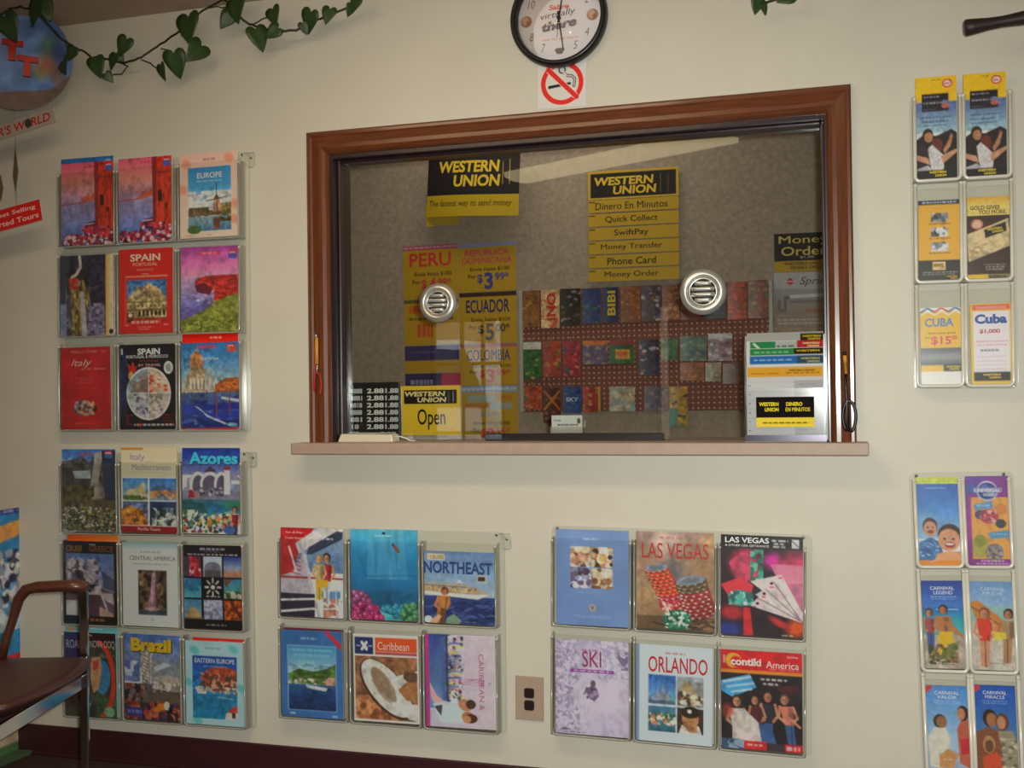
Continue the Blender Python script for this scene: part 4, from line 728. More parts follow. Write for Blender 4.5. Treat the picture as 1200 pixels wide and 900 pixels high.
def wu_gold(c):
    c.rect(0, 0, 1, 1, 'e8d070').grad(0, 0, 1, .12, 'd8a030', 'e8d070').T('GOLD GIVES', .42, .13, .7, .05, '604810', .03).T('YOU MORE.', .6, .185, .66, .05, '604810', .03).rect(0, .23, 1, 1, '382018').noise(0, .23, 1, 1, .2, 5).poly([(.0, .45), (.96, .27), (1, .6), (.04, .78)], 'd0b88c').noise(.0, .3, 1, .76, .12, 6).poly([(.4, .4), (.9, .31), (.92, .42), (.43, .5)], '1c1810').T('WESTERN', .64, .39, .36, .03, 'e0c030', .03, 0, .12).T('UNION', .72, .42, .26, .03, 'e0c030', .03, 0, .12).ell(.24, .33, .14, .06, 'c88068').ell(.24, .33, .1, .04, 'e0b8a0').speck(.1, .55, .5, .7, 'b89868 e0d0b0', 20, .06, .4)
    c.fine(.4, .81, .9, 'd8d0c8', .014, 3, .03).rect(0, .93, .48, 1, 'e0b828').rect(.48, .93, 1, 1, '8c7c50').F(.72, .965, .42, .035, '282010')
def cuba_wu(c):
    c.rect(0, 0, 1, 1, 'e8e4e4').rect(.0, .05, 1, .52, 'e8b828')
    for k in range(3): c.line([(.03+.33*k, .06), (.19+.33*k, .01), (.36+.33*k, .06)], .04, ['3050a0', 'c83030', '3050a0'][k]).line([(.03+.33*k, .1), (.19+.33*k, .05), (.36+.33*k, .1)], .03, 'f0f0f0')
    c.T('CUBA', .46, .19, .7, .11, '5c78b0', .03, 0, 0, 'c8b060').T('Envio hasta $100', .52, .33, .66, .028, '504010').T('Por', .18, .385, .14, .025, '504010').T('$15', .5, .43, .48, .12, 'c83858', .02).T('00', .82, .39, .14, .05, 'c83858', .02).grad(0, .52, 1, .76, '505058', '90909c', '40404a').fine(.2, .6, .9, '9c9ca8', .012, 2, .04).rect(0, .74, .55, .82, 'e8b828').rect(.55, .74, 1, .82, '181410').T('WESTERN', .78, .765, .34, .025, 'e8c828', .03).T('UNION', .8, .795, .24, .025, 'e8c828', .03)
def cuba_2(c):
    c.rect(0, 0, 1, 1, 'e8c048').rect(.08, .1, .94, .84, 'e4dce4').rect(.06, .02, .96, .08, 'd85838').T('TRANSFERENCIAS', .5, .05, .74, .032, 'f0c8b8').T('Cuba', .5, .19, .78, .12, '2c4c98', .05).T('$1,000', .47, .345, .5, .06, 'b83048', .03).fine(.14, .46, .9, 'd06878', .014, 2, .045).F(.46, .575, .44, .025, '706878').fine(.14, .65, .88, 'c8a0b0', .01, 4, .05).rect(.08, .84, .94, .95, '1c1818'); wu_logo(c, .52, .895, .48, .06, fg='d8b838', box=False)
def kids(c):
    c.rect(0, 0, 1, .08, 'b0b838').grad(0, .08, 1, .7, '1c58b0', '4c88cc', '98b8d8').T('Walt Disney World', .45, .125, .48, .025, 'c0d4e8', 0, .2).noise(0, .08, 1, .6, .06, 5).ell(.2, .5, .3, .14, '90b4d8', 0, .6, .7)
    c.poly([(0, .94), (.04, .74), (.3, .68), (.54, .74), (.6, .94)], '3c6ca8').speck(.02, .72, .5, .92, '5888c0 8cb0d4 305890', 40, .06, .5).ell(.3, .56, .17, .1, '402c20').ell(.3, .585, .15, .085, 'c88c70').ell(.31, .62, .07, .02, '883838').ell(.25, .57, .02, .01, '302018').ell(.36, .57, .02, .01, '302018')
    c.ell(.74, .66, .27, .13, '3c2418').ell(.72, .71, .25, .125, 'd09474').poly([(.35, .98), (.46, .86), (.66, .84), (1, .84), (1, .98)], 'e0a070').ell(.74, .765, .12, .035, 'a03838').ell(.74, .755, .1, .012, 'f0e8e4').ell(.62, .7, .03, .012, '302018').ell(.82, .7, .03, .012, '302018').rect(0, .94, 1, 1, 'e08c28').line([(.3, .96), (.6, .9)], .06, 'e0a880')
def park(c):
    c.grad(0, 0, 1, 1, '6c2c84', 'a03c98', '802c84').speck(0, 0, .5, .2, '4050a8 5c3490', 14, .1).rect(.12, .24, .97, .92, 'e0a050').noise(.12, .24, .97, .92, .12, 6)
    c.ell(.5, .17, .24, .11, 'b8b8d0').ell(.5, .17, .21, .095, '303c80').ell(.45, .15, .1, .05, '4868a8').ell(.58, .2, .09, .035, '6c98b8').rect(.18, .135, .84, .185, '8884b0').T('UNIVERSAL', .51, .16, .6, .04, 'd8d8e8', .03).T('ORLANDO', .55, .21, .3, .03, 'c8d0e0', .02)
    c.poly([(.18, .32), (.6, .28), (.62, .36), (.2, .38)], '5890c0').poly([(.5, .63), (.96, .6), (.97, .68), (.53, .7)], '5890c0').fine(.24, .325, .56, 'a0c4e0', .014).fine(.58, .64, .9, 'a0c4e0', .014)
    c.ell(.52, .45, .22, .08, 'b04050').ell(.3, .43, .1, .05, '48486c').ell(.78, .53, .12, .05, '40404c').ell(.8, .37, .13, .06, 'c88048').speck(.3, .38, .7, .52, 'c05060 884058 d8a0a0', 24, .05).ell(.3, .78, .18, .13, 'a8a050').ell(.3, .72, .14, .07, '8c8c40').ell(.62, .85, .2, .1, '787078').speck(.45, .78, .85, .92, '90888c 605860 b0a090', 24, .05)
    c.fine(.3, .935, .85, 'e0c8e8', .014).fine(.2, .965, .95, 'e0c8e8', .014)
def cruise_leaf(name2, sky, kind):
    def f(c):
        c.grad(0, 0, 1, .5, sky, '3c70c0', '68a0d0')
        if kind == 0:
            c.grad(0, .3, 1, .62, '2c6cc0', '30a0b0', '50b0b0').rect(0, .62, 1, 1, 'b4a498').noise(0, .6, 1, 1, .15, 7).line([(.34, .33), (.85, .33)], .02, 'e0e8f0').fig(.16, .32, .5, skin='c08868', hair='583020', top='a85050', bot='485c98', lean=.02).fig(.5, .28, .56, skin='b8784c', hair='301c14', top='b8784c', bot='e0b828', lean=-.06).poly([(.5, .46), (.62, .46), (.96, .62), (.9, .64), (.6, .56)], 'b8784c').poly([(.38, .58), (.7, .58), (.72, .7), (.42, .74)], 'e0b428').speck(.1, .72, .8, .95, '3c4c30 a87c58 28341c 6c6838 806048', 60, .06).poly([(.3, .9), (.6, .72), (.85, .68), (.7, .86)], '707838', .8).fine(.35, .93, .75, 'd8c8b8', .014)
        elif kind == 1:
            c.grad(0, 0, 1, .3, '6c94c8', '90b0d0').rect(0, .28, 1, .48, '90b4b4').rect(0, .45, 1, 1, 'c4bab0').noise(0, .45, 1, 1, .08, 7).poly([(.0, .24), (.2, .22), (.7, .42), (1, .56), (1, .64), (.6, .6), (.1, .4)], 'c88038').line([(.0, .28), (.7, .5), (1, .62)], .03, '8c5428').fig(.32, .3, .66, skin='c88c6c', hair='804828', top='d83828', bot='c88c6c', lean=-.01).poly([(.14, .42), (.44, .42), (.46, .62), (.18, .6)], 'd83c28').fig(.86, .31, .6, skin='b07850', hair='301c14', top='a88860', bot='b08058', lean=-.06).poly([(.5, .56), (.78, .58), (.8, .64), (.52, .66)], 'e0c840').fine(.4, .91, .75, '8c8480', .016)
        elif kind == 2:
            c.grad(0, 0, 1, 1, '4c88d0', '78a8d8', 'a8c4e0', '98a8c0').poly([(.06, .62), (.2, .5), (.44, .48), (.56, .6), (.5, .96), (.1, .96)], 'd8d0c4').poly([(.3, .82), (.5, .74), (.74, .8), (.6, .96), (.3, .96)], 'c8905c').ell(.34, .42, .15, .08, '402c24').ell(.38, .43, .12, .07, '986848').poly([(.72, .5), (.84, .38), (1, .4), (1, .96), (.76, .9)], 'c06048').ell(.86, .32, .13, .09, '40241c').ell(.82, .33, .09, .07, 'c08060').poly([(.78, .62), (1, .6), (1, .78), (.8, .8)], 'c02c38').fine(.4, .86, .6, 'e8e0d8', .01)
        else:
            c.grad(0, 0, 1, 1, '1c50b0', '3068b8', '5080b0', '4c5c6c').poly([(.0, .96), (.02, .56), (.3, .48), (.6, .52), (.7, .66), (.6, .96)], '885038').ell(.38, .38, .16, .1, '2c1c14').ell(.42, .4, .12, .08, 'a86c48').ell(.66, .42, .15, .1, '6c3c24').ell(.64, .43, .1, .075, 'c08864').poly([(.56, .52), (.9, .52), (1, .66), (1, .96), (.66, .96)], '988c78').ell(.34, .68, .14, .1, 'b88858').ell(.34, .7, .1, .07, '6c4830').poly([(.18, .82), (.5, .76), (.66, .84), (.62, .97), (.2, .97)], 'd05030').speck(.6, .6, 1, .95, 'a8a088 706858 c8bca0', 40, .05)
        if kind > 1: c.poly([(0, .03), (.16, .0), (.2, .04), (.04, .1), (0, .1)], 'd83838')
        c.T('CARNIVAL', .52 if kind else .5, .085, .56 if kind else .58, .04, 'f0f0f4' if kind != 1 else 'b8cce0', .012).T(name2, .52, .135, .46, .04, 'e8ecf4' if kind != 1 else 'b0c4dc', .012)
        if kind != 1: c.fine(.22, .18, .82, 'a8c4e8', .012, 2, .025)
    return f

GRIT = {k: [(.15,)] for k in ('canal', 'canal_behind', 'ravine', 'cliffs', 'falls', 'azores', 'brazil', 'cruise_couple', 'northeast', 'lv_chips', 'lv_cards', 'contiki', 'kids', 'park', 'curve_red', 'greece', 'venice', 'f', 'wu_people', 'wu_gold', 'ninepix')}
GRIT['f'] = GRIT['kids'] = GRIT['park'] = GRIT['northeast'] = [(.08,)]; GRIT['ski'] = [(.06,)]; GRIT['undersea'] = [(.05,), (.2, 0, .7, 1, 1)]
GRIT.update({'europe': [(.05,), (.25, .15, .4, .88, .92)], 'spain_red': [(.3, .15, .37, .88, .86)], 'spain_round': [(.25, .1, .27, .92, .9)], 'italymed': [(.28, .03, .36, .98, .91)], 'camerica': [(.3, .28, .33, .78, .86)],
    'easteur': [(.2, .12, .18, .87, .92)], 'harbor': [(.2, .12, .38, .885, .91)], 'caribbean': [(.16, .03, .255, .97, .97)], 'carmex': [(.05,), (.25, .28, 0, .56, .75)], 'blue_four': [(.3, .2, .18, .775, .61)], 'orlando': [(.25, .16, .31, .88, .89)], 'wu_products': [(.25, .3, .16, .7, .63)], 'italy_red': [(.06,), (.25, .25, .64, .68, .83)]})
# ------------------------------------------------------------------ every brochure in its pocket
B = brochure
G1, G2 = 'brochures in the upper left rack', 'brochures in the lower left rack'
G3, G4 = 'brochures in the rack left of the outlet', 'brochures in the rack right of the outlet'
G5, G6 = 'leaflets in the upper right rack', 'leaflets in the lower right rack'
B([(71.5, 189), (133.5, 183), (132.5, 284.6), (72, 288)], 'pink canal brochure under a blue-topped copy, top left pocket of the upper left rack', canal, group=G1, dz=-.012)
B([(71.5, 189), (133.5, 183), (132.5, 284.6), (72, 288)], 'blue-topped copy just showing behind the top left pink canal brochure', canal_behind, group=G1, y=-.03, dz=.004)
B([(137, 187), (198.5, 182), (199, 279), (136.5, 284)], 'pink canal brochure between its blue-topped twin and the windmill brochure', canal, group=G1, t=.010)
B([(209.5, 182), (277.7, 176), (276, 274), (209, 282)], 'peach brochure with a windmill on a blue picture titled Europe', europe, group=G1)
B([(68, 301), (133, 297), (132, 392), (68, 395)], 'dark ravine waterfall brochure with an orange and white right edge', ravine, group=G1)
B([(134.5, 293), (197.5, 290), (196, 388.5), (134, 393)], 'red brochure titled Spain over a sandstone palace picture', spain_red, group=G1, t=.008)
B([(208, 291), (277.7, 287), (276, 389), (208, 391)], 'brochure of green sea cliffs under a pink sky', cliffs, group=G1)
B([(70, 407.7), (128.8, 406), (129.5, 500), (72, 501.5)], 'plain red brochure with script title Italy', italy_red, group=G1)
B([(136, 404), (203, 403), (203.5, 501), (138, 502)], 'black brochure titled Spain with four pictures in a white oval', spain_round, group=G1)
B([(205, 403), (277, 400), (277.5, 501), (209, 501.5)], 'brochure of a domed church and blue gondolas under a blue sky', venice, group=G1)
B([(212, 392), (277, 391), (277.5, 499), (212, 499)], 'bright red sheet showing above the domed church brochure', red_sheet, group=G1, y=-.03)
B([(70.5, 526), (133.5, 527), (133, 622), (71, 623)], 'brochure of a misty waterfall and rocks, top left pocket of the lower left rack', falls, group=G2)
B([(140, 524), (207.5, 525), (206, 624.5), (141, 624.5)], 'cream topped brochure with four pictures and a dark red foot', italymed, group=G2)
B([(209, 525), (283, 525), (280, 625), (211, 626)], 'blue brochure titled Azores with white arches and flowers', azores, group=G2)
B([(71, 633), (134, 635.5), (135, 731), (71, 728)], 'black bordered brochure of a hillside town, just above the wooden armrest', greece, group=G2)
B([(80, 625.5), (140, 628), (140, 725), (80, 723)], 'orange sheet showing above the black bordered hillside brochure', orange_sheet, group=G2, y=-.03)
B([(140, 635), (209, 637), (209, 735.5), (142, 732.8)], 'white brochure titled Central America with a small waterfall picture', camerica, group=G2)
B([(211, 638), (280, 640), (282, 740), (215, 735)], 'black brochure with eight small pictures round a compass star', ninepix, group=G2)
B([(75, 740), (136, 743), (136, 839), (77, 837)], 'dark brochure with a red-orange arc, behind the chrome chair leg', curve_red, group=G2)
B([(76, 734), (139, 737), (138, 836), (77, 835)], 'pale teal sheet showing above the brochure with the red-orange arc', teal_sheet, group=G2, y=-.03)
B([(139, 740), (206, 747), (206, 847), (141, 840)], 'blue brochure with yellow title Brazil over rocks and a toucan', brazil, group=G2)
B([(214, 750), (286, 753), (285, 854.6), (216, 851)], 'pale aqua brochure titled Eastern Europe with a walled sea town', easteur, group=G2)
B([(228, 746.5), (290, 750), (288, 853), (228, 850)], 'red edged sheet showing behind the Eastern Europe brochure', red_sheet, group=G2, y=-.03)
B([(329, 618), (402, 620), (402, 725), (329, 721)], 'brochure of a couple at a ship rail with a red corner', cruise_couple, group=G3, t=.007)
B([(407, 620), (489, 621), (488, 727), (409, 726)], 'turquoise undersea brochure with pink coral at its foot', undersea, group=G3)
B([(494, 646), (578, 647), (575, 732), (494, 730)], 'shorter brochure titled Northeast with a cruise ship and a couple', northeast, group=G3)
B([(329, 737.5), (400, 741), (402, 842.5), (330, 840)], 'blue framed brochure of a river ship below green hills', harbor, group=G3, t=.006)
B([(334, 735), (403, 738), (403, 841), (334, 838)], 'dark magenta sheet showing behind the blue river ship brochure', red_dark, group=G3, y=-.029)
B([(413, 742.5), (490, 745), (492, 850), (416, 843)], 'brochure with an orange title bar over a split coconut', caribbean, group=G3)
B([(497, 743), (579, 745), (581, 855), (498, 851)], 'pale lilac brochure with its title and picture turned sideways', carmex, group=G3)
B([(650, 620), (738, 622), (736, 736), (654, 732)], 'plain blue brochure with four small pictures', blue_four, group=G4, t=.007)
B([(746, 622.5), (838, 624.5), (837, 740), (747, 736)], 'tan brochure titled Las Vegas in red over stacked chips', lv_chips, group=G4)
B([(844, 626), (940, 629.5), (939, 748), (843, 743)], 'black topped Las Vegas brochure with red chips and fanned cards', lv_cards, group=G4)
B([(650, 749), (737, 752), (737, 867), (651, 860)], 'pale snowy brochure titled Ski', ski, group=G4)
B([(745, 754), (836, 760), (834, 879), (747, 869)], 'white brochure titled Orlando with four pictures', orlando, group=G4)
B([(844, 760), (940, 766.5), (938, 881), (844, 877)], 'brochure with a red America banner over a group of friends', contiki, group=G4)
kw = dict(name='leaflet', cat='leaflet')
B([(1071, 92), (1119.5, 88), (1123, 209), (1075, 210)], 'yellow topped leaflet of a dancing couple, left one of the pair', wu_people, group=G5, t=.012, y=-.034, **kw)
B([(1126, 88), (1177, 83.5), (1180, 207), (1131, 208)], 'yellow topped leaflet of a dancing couple, right one of the pair', wu_people, group=G5, t=.012, y=-.034, **kw)
B([(1076, 235), (1125, 234), (1128, 329), (1078, 330)], 'yellow leaflet with three small grey pictures and a black foot', wu_products, group=G5, y=-.034, **kw)
B([(1133, 231), (1182, 230), (1184.5, 327), (1134, 329)], 'leaflet of a gold payment card on dark brown', wu_gold, group=G5, y=-.034, **kw)
B([(1079, 361), (1126, 360), (1130, 447), (1080, 448)], 'yellow and white leaflet titled CUBA in capitals with a price of 15', cuba_wu, group=G5, y=-.034, **kw)
B([(1138, 357), (1185, 354), (1189, 446), (1139, 448)], 'white leaflet titled Cuba in dark blue on a yellow border', cuba_2, group=G5, y=-.034, **kw)
B([(1079, 559), (1128, 559), (1132, 662), (1080, 663)], 'blue leaflet of two laughing children with a green top strip', kids, group=G6, y=-.034, **kw)
B([(1136, 558), (1186, 557.5), (1189, 663), (1138, 664)], 'purple and orange leaflet with a globe emblem', park, group=G6, y=-.034, **kw)
B([(1082, 681), (1129, 680), (1133, 783), (1083, 784)], 'beach leaflet of a couple from behind, man in yellow shorts', cruise_leaf('LEGEND', '1c3c98', 0), group=G6, y=-.034, t=.008, **kw)
B([(1138, 681.5), (1188, 681.5), (1191, 786), (1139, 785)], 'beach leaflet of two runners carrying an orange surfboard', cruise_leaf('PRIDE', '6c94c8', 1), group=G6, y=-.034, t=.006, **kw)
B([(1083, 802), (1133, 805), (1136, 905), (1084, 905)], 'pale blue leaflet of a man in a white shirt facing a woman in red', cruise_leaf('VALOR', '4c88d0', 2), group=G6, y=-.034, t=.008, **kw)
B([(1139, 802), (1188, 804), (1191, 905), (1140, 905)], 'deep blue leaflet of an embracing couple with a red corner flash', cruise_leaf('MIRACLE', '1c50b0', 3), group=G6, y=-.034, t=.008, **kw)

# ------------------------------------------------------------------ inside the ticket office
def sign(name, q, y, label, cat, fn, bg='ffffff', group=None, part='printed_sheet', gain=None, bow=None, px=330, thick=.0012):
    ce, w, h, a = rect_at(q, y); e = empty(name, ce, label, cat, group, (0, -a, 0))
    c = Canvas(w, h, bg, px); fn(c); sheet(c, part, e, MATTE, gain=gain or 1.0, bow=bow, thick=thick); return e, c
SY = BY - .0013
DULL = attr_mat('uncoated_print', .9, .12)
# hanging sign with a curled lower left corner
ce, w, h, a = rect_at([(499, 181), (608, 179), (609, 256), (497, 250)], BY-.10)
e = empty('hanging_sign', ce, 'black and yellow money transfer sign hanging bowed at the top of the office wall', 'sign', None, (0, -a, 0))
def wu_flag(c):
    c.rect(0, 0, 1, .66, '1c1618').rect(0, .655, 1, 1, 'b89818').T('WESTERN', .46, .2, .66, .19, 'd8b428', .035, .1).T('UNION', .55, .43, .5, .19, 'd8b428', .035, .1).rect(.82, .14, .825, .5, 'b89828').rect(.89, .1, .897, .5, 'b89828').T('The fastest way to send money', .48, .8, .9, .13, '3c3010', 0, .25)
c = Canvas(w, h, 'ffffff'); wu_flag(c)
sheet(c, 'printed_panel', e, MATTE, bow=lambda x, z: .09*np.clip(-x/w+.1, 0, 1)**2, gain=1.0)
def flap(c): c.rect(0, 0, 1, 1, 'b09018')
c2 = Canvas(w*.32, h*.32, 'ffffff', 200); flap(c2); f = sheet(c2, 'curled_flap', e, MATTE, bow=lambda x, z: .02*np.sin(x*20), gain=1.0); f.location = (-w*.36, .06, -h*.46); f.rotation_euler = (0, -.12, 0)
mb = MB(); mb.tube([(-w*.46, .1-.0, h*.5+.006), (-w*.46, .098, h*.5+.004)], .003, M_STEEL); mb.tube([(-w*.46, .003, h*.5+.003), (w*.46, .003, h*.5+.003)], .003, M_STEEL)
for x in (-w*.4, w*.4): mb.tube([(x, .003, h*.5+.003), (x, .003, CEIL-ce.z)], .0012, M_STEEL, 6)
mb.build('hanging_rail', e)
# stacked service plates
tq = [(689, 202), (795, 194.5), (796, 328), (690, 331)]
ce, w, h, a = rect_at(tq, SY-.02)
e = empty('services_sign', ce, 'tall yellow sign of linked plates listing money services, beside the bowed sign', 'sign', None, (0, -a, 0))
hh = h*.255; c = Canvas(w, hh, 'c8a028'); c.rect(.03, .1, .97, .93, '1c1614').T('WESTERN', .4, .37, .66, .3, 'd8b030', .035, .1).T('UNION', .52, .7, .48, .3, 'd8b030', .035, .1).rect(.8, .2, .806, .85, 'b09028').rect(.88, .2, .886, .85, 'b09028')
o = sheet(c, 'header_plate', e, MATTE, gain=1.0, thick=.004); o.location = (0, 0, h/2-hh/2)
ph = (h-hh)/6
for i, s in enumerate(('Dinero En Minutos', 'Quick Collect', 'SwiftPay', 'Money Transfer', 'Phone Card', 'Money Order')):
    c = Canvas(w, ph*.9, 'bc9420'); c.rect(.01, .12, .08, .2, '403010').T(s, .48, .5, {0: .8, 1: .58, 2: .38, 3: .68, 4: .54, 5: .6}[i], .56 if i != 2 else .6, '241c0c', .012)
    o = sheet(c, 'service_plate', e, MATTE, gain=1.0, thick=.004); o.location = (0, 0, h/2-hh-ph*(i+.5))
mb = MB()
for x in (-w*.33, w*.33): mb.tube([(x, .006, -h*.49), (x, .006, h*.5), (x, .02, h*.5+.01)], .0014, M_STEEL, 6)
mb.build('hanging_wire', e)
# price posters
def price(top, name, ncol, l2, pr, pcol, nlines=1, cents='99*', hdr=None):
    def f(c):
        c.rect(0, 0, 1, 1, 'b88e18'); c.rect(0, 0, 1, .09, top)
        if hdr: c.fine(.02, .03, .98, hdr, .03)
        if nlines == 2: c.T(name[0], .5, .2, .76, .13, ncol, .02).T(name[1], .5, .36, .86, .13, ncol, .02)
        else: c.T(name, .5, .27, .76, .26, ncol, .02)
        c.T(l2, .55, .54, .68, .085, '3c2c10', .01).T('Por', .24, .68, .14, .08, '3c2c10', .01).T('$', .38, .74, .1, .2, pcol, .02).T(pr, .53, .78, .15, .34, pcol, .03).T(cents, .76, .7, .24, .16, pcol, .01)
    return f
def P(q, label, fn, dy=0): return sign('price_poster', q, SY-dy, label, 'poster', fn, group='yellow price posters on the office wall')
P([(472, 290), (536, 284.5), (537, 349), (473, 351)], 'yellow price poster headed PERU', price('b04868', 'PERU', 'c83028', 'Envia hasta $100', '4', 'c03038', hdr='d8c0c8'))
P([(536, 286), (604, 282.5), (605, 340), (538, 343)], 'yellow price poster headed Republica Dominicana', price('8c8cb0', ('REPUBLICA', 'DOMINICANA'), 'c83858', 'Envia hasta $100', '3', '3c3c98', 2), .002)
P([(538, 344), (605, 341), (606, 401), (539, 403)], 'yellow price poster headed ECUADOR', price('3c2018', 'ECUADOR', '24285c', 'Envia hasta $100', '5', '181c40', cents='00*'))
P([(539, 404), (606, 402), (606.5, 450), (540, 452)], 'yellow price poster headed COLOMBIA', price('a86058', 'COLOMBIA', '28305c', 'Envia hasta $100', '3', 'c02838'), .002)
def chile(c):
    c.rect(0, 0, 1, 1, 'b88e18').rect(0, 0, 1, .12, '8c98b0').fine(.02, .04, .98, 'c8d0d8', .04).rect(.12, .16, .62, .28, '98a090').rect(.5, .3, .9, .4, '98a090').T('CHILE', .78, .2, .24, .08, 'c04838').T('PARAGUAY', .3, .34, .46, .09, 'b84848').T('BOLIVIA', .52, .48, .32, .08, '60888c').T('Envia hasta $200', .55, .64, .62, .07, '3c2c10').T('Por', .28, .76, .12, .07, '3c2c10').T('$', .4, .82, .1, .17, 'c02838', .02).T('9', .52, .84, .14, .26, 'c02838', .03).T('95*', .74, .78, .24, .13, 'c02838')
P([(540, 453), (606.5, 451), (607, 520), (541, 521)], 'lowest yellow price poster, listing Chile and Paraguay', chile)
def p_hidden(c): c.rect(0, 0, 1, 1, 'b88e18').rect(0, 0, 1, .08, '6c5410').F(.36, .22, .5, .16, 'c84028').fine(.1, .4, .9, '4c3810', .05).F(.4, .68, .3, .3, 'c83828')
P([(473, 352), (537, 350), (538, 403), (474, 405)], 'yellow price poster half hidden by the left speaking grille', p_hidden)
def p_purple(c): c.rect(0, 0, 1, 1, 'b88c20').rect(0, 0, 1, .55, '3c305c').fine(.1, .2, .6, '5c5080', .08)
P([(474, 406), (538, 404), (538.5, 436), (475, 437)], 'purple headed poster under the half hidden yellow one', p_purple)
def p_red(c): c.rect(0, 0, 1, 1, 'a82c40').rect(0, 0, .66, .2, '342858').F(.3, .13, .4, .07, 'a8a0b8').ell(.8, .3, .3, .35, 'c83048', 0, .8, .7).grad(.72, .45, 1, 1, 'b84058', 'c07888')
P([(475, 438), (540, 437), (541, 519), (476, 520)], 'red and purple poster behind the Open sign', p_red)
# money order and phone service posters
def mo(c): c.rect(0, 0, 1, .72, '1c1214').rect(0, .72, 1, 1, 'b89020').T('Money', .5, .2, .84, .26, 'c8b058', .015).T('Orders', .56, .47, .88, .24, 'c8b058', .015).T('$1.00', .56, .64, .24, .07, 'b0a8a8').T('WESTERN UNION', .52, .8, .7, .08, '241c10', .02).T('MONEY ORDER', .58, .91, .6, .08, '241c10', .02)
sign('money_order_poster', [(907, 274.5), (976, 271), (976, 316), (907.5, 319)], SY, 'black poster with gold words Money Orders, partly behind the right casing', 'poster', mo)
def phone(c):
    c.grad(0, 0, 1, 1, 'a8a0a0', '989494', '8c7c74').rect(0, .0, 1, .4, 'b0acac').poly([(.2, .22), (.28, .13), (.36, .22), (.28, .31)], 'c02830').line([(.2, .22), (.36, .22)], .02, 'd8c0c0').T('Sprint', .7, .23, .52, .24, '484848', .0, .3).line([(.1, .68), (.1, .9), (.2, .9), (.2, .6), (1, .56)], .05, '686468').line([(.3, .58), (1, .54)], .06, 'c8c4c4').line([(.3, .7), (1, .68)], .05, '787478').F(.74, .91, .4, .07, 'a85040')
sign('phone_poster', [(908, 320.5), (976, 317.5), (976, 367), (906, 369)], SY, 'grey telephone company poster with a red diamond, under the Money Orders poster', 'poster', phone)
def strip(c): c.rect(0, 0, 1, 1, '8c8078').fine(.1, .3, .9, 'c8c0b8', .12, 2, .3)
sign('notice_strip', [(904, 371), (976, 369), (976, 382), (904, 384)], SY, 'narrow grey notice strip under the grey telephone poster', 'notice', strip)
# pegboard
pq = [(613, 343), (901, 327), (901, 479), (614, 484)]
PY = BY - .012
ce, pw, phh, pa = rect_at(pq, PY)
pb = empty('pegboard', ce, 'dark red pegboard on the office wall, hung with small card packs', 'pegboard', None, (0, -pa, 0))
m = bpy.data.materials.new('perforated_board'); m.use_nodes = True; nt = m.node_tree; b = nt.nodes['Principled BSDF']; b.inputs['Roughness'].default_value = .7
tc = nt.nodes.new('ShaderNodeTexCoord'); sc = nt.nodes.new('ShaderNodeVectorMath'); sc.operation = 'SCALE'; sc.inputs['Scale'].default_value = 1/.0205
fr = nt.nodes.new('ShaderNodeVectorMath'); fr.operation = 'FRACTION'; sp = nt.nodes.new('ShaderNodeSeparateXYZ'); cb = nt.nodes.new('ShaderNodeCombineXYZ')
ds = nt.nodes.new('ShaderNodeVectorMath'); ds.operation = 'DISTANCE'; ds.inputs[1].default_value = (.5, .5, 0); lt = nt.nodes.new('ShaderNodeMath'); lt.operation = 'LESS_THAN'; lt.inputs[1].default_value = .17
mx = nt.nodes.new('ShaderNodeMix'); mx.data_type = 'RGBA'; mx.inputs[6].default_value = (*lin('70382e'), 1); mx.inputs[7].default_value = (*lin('c09a84'), 1)
nt.links.new(tc.outputs['Object'], sc.inputs[0]); nt.links.new(sc.outputs[0], fr.inputs[0]); nt.links.new(fr.outputs[0], sp.inputs[0]); nt.links.new(sp.outputs[0], cb.inputs[0]); nt.links.new(sp.outputs[2], cb.inputs[1])
nt.links.new(cb.outputs[0], ds.inputs[0]); nt.links.new(ds.outputs['Value'], lt.inputs[0]); nt.links.new(lt.outputs[0], mx.inputs[0]); nt.links.new(mx.outputs[2], b.inputs['Base Color'])
mb = MB(); mb.box((-pw/2, 0, -phh/2), (pw/2, .011, phh/2), m); mb.build('board', pb)
for x in (-pw/2-.009, pw/2+.009):
    mb = MB(); mb.box((x-.008, -.004, -phh/2), (x+.008, .011, phh/2), mat('grey_trim', 'a8a098', .5)); mb.build('edge_trim', pb, bevel=.002)
def pack(q, cols, txt=None, tcol='f0d020', rot=0, top=None, label='', extra=None):
    ce, w, h, a = rect_at(q, PY-.012)
    e = empty('card_pack', ce, label, 'card pack', 'card packs hung on the pegboard', (0, -a, 0))
    cs = cols.split(); c = Canvas(w, h, cs[0], 300); c.noise(0, 0, 1, 1, .2, 5).speck(0, .06, 1, 1, cols, 40, .11, .6)
    if top: c.rect(0, 0, 1, .2, top)
    if extra: extra(c)
    if txt:
        if rot: c.T(txt, .55, .45, .5, .7, tcol, .03, 0, rot)
        else: c.T(txt, .5, .5, .7, .16, tcol, .03)
    c.grit(.22); sheet(c, 'printed_card', e, PRINT, gain=.85, thick=.003, bow=lambda x, z: .002*np.cos(x/w*3))
    mb = MB(); mb.tube([(0, .014, h/2+.006), (0, -.012, h/2+.006), (0, -.016, h/2+.014)], .0014, M_STEEL, 6); mb.tube([(0, -.004, h/2+.006), (0, .0, h/2-.006)], .0012, M_STEEL, 6); mb.build('hanging_hook', e)
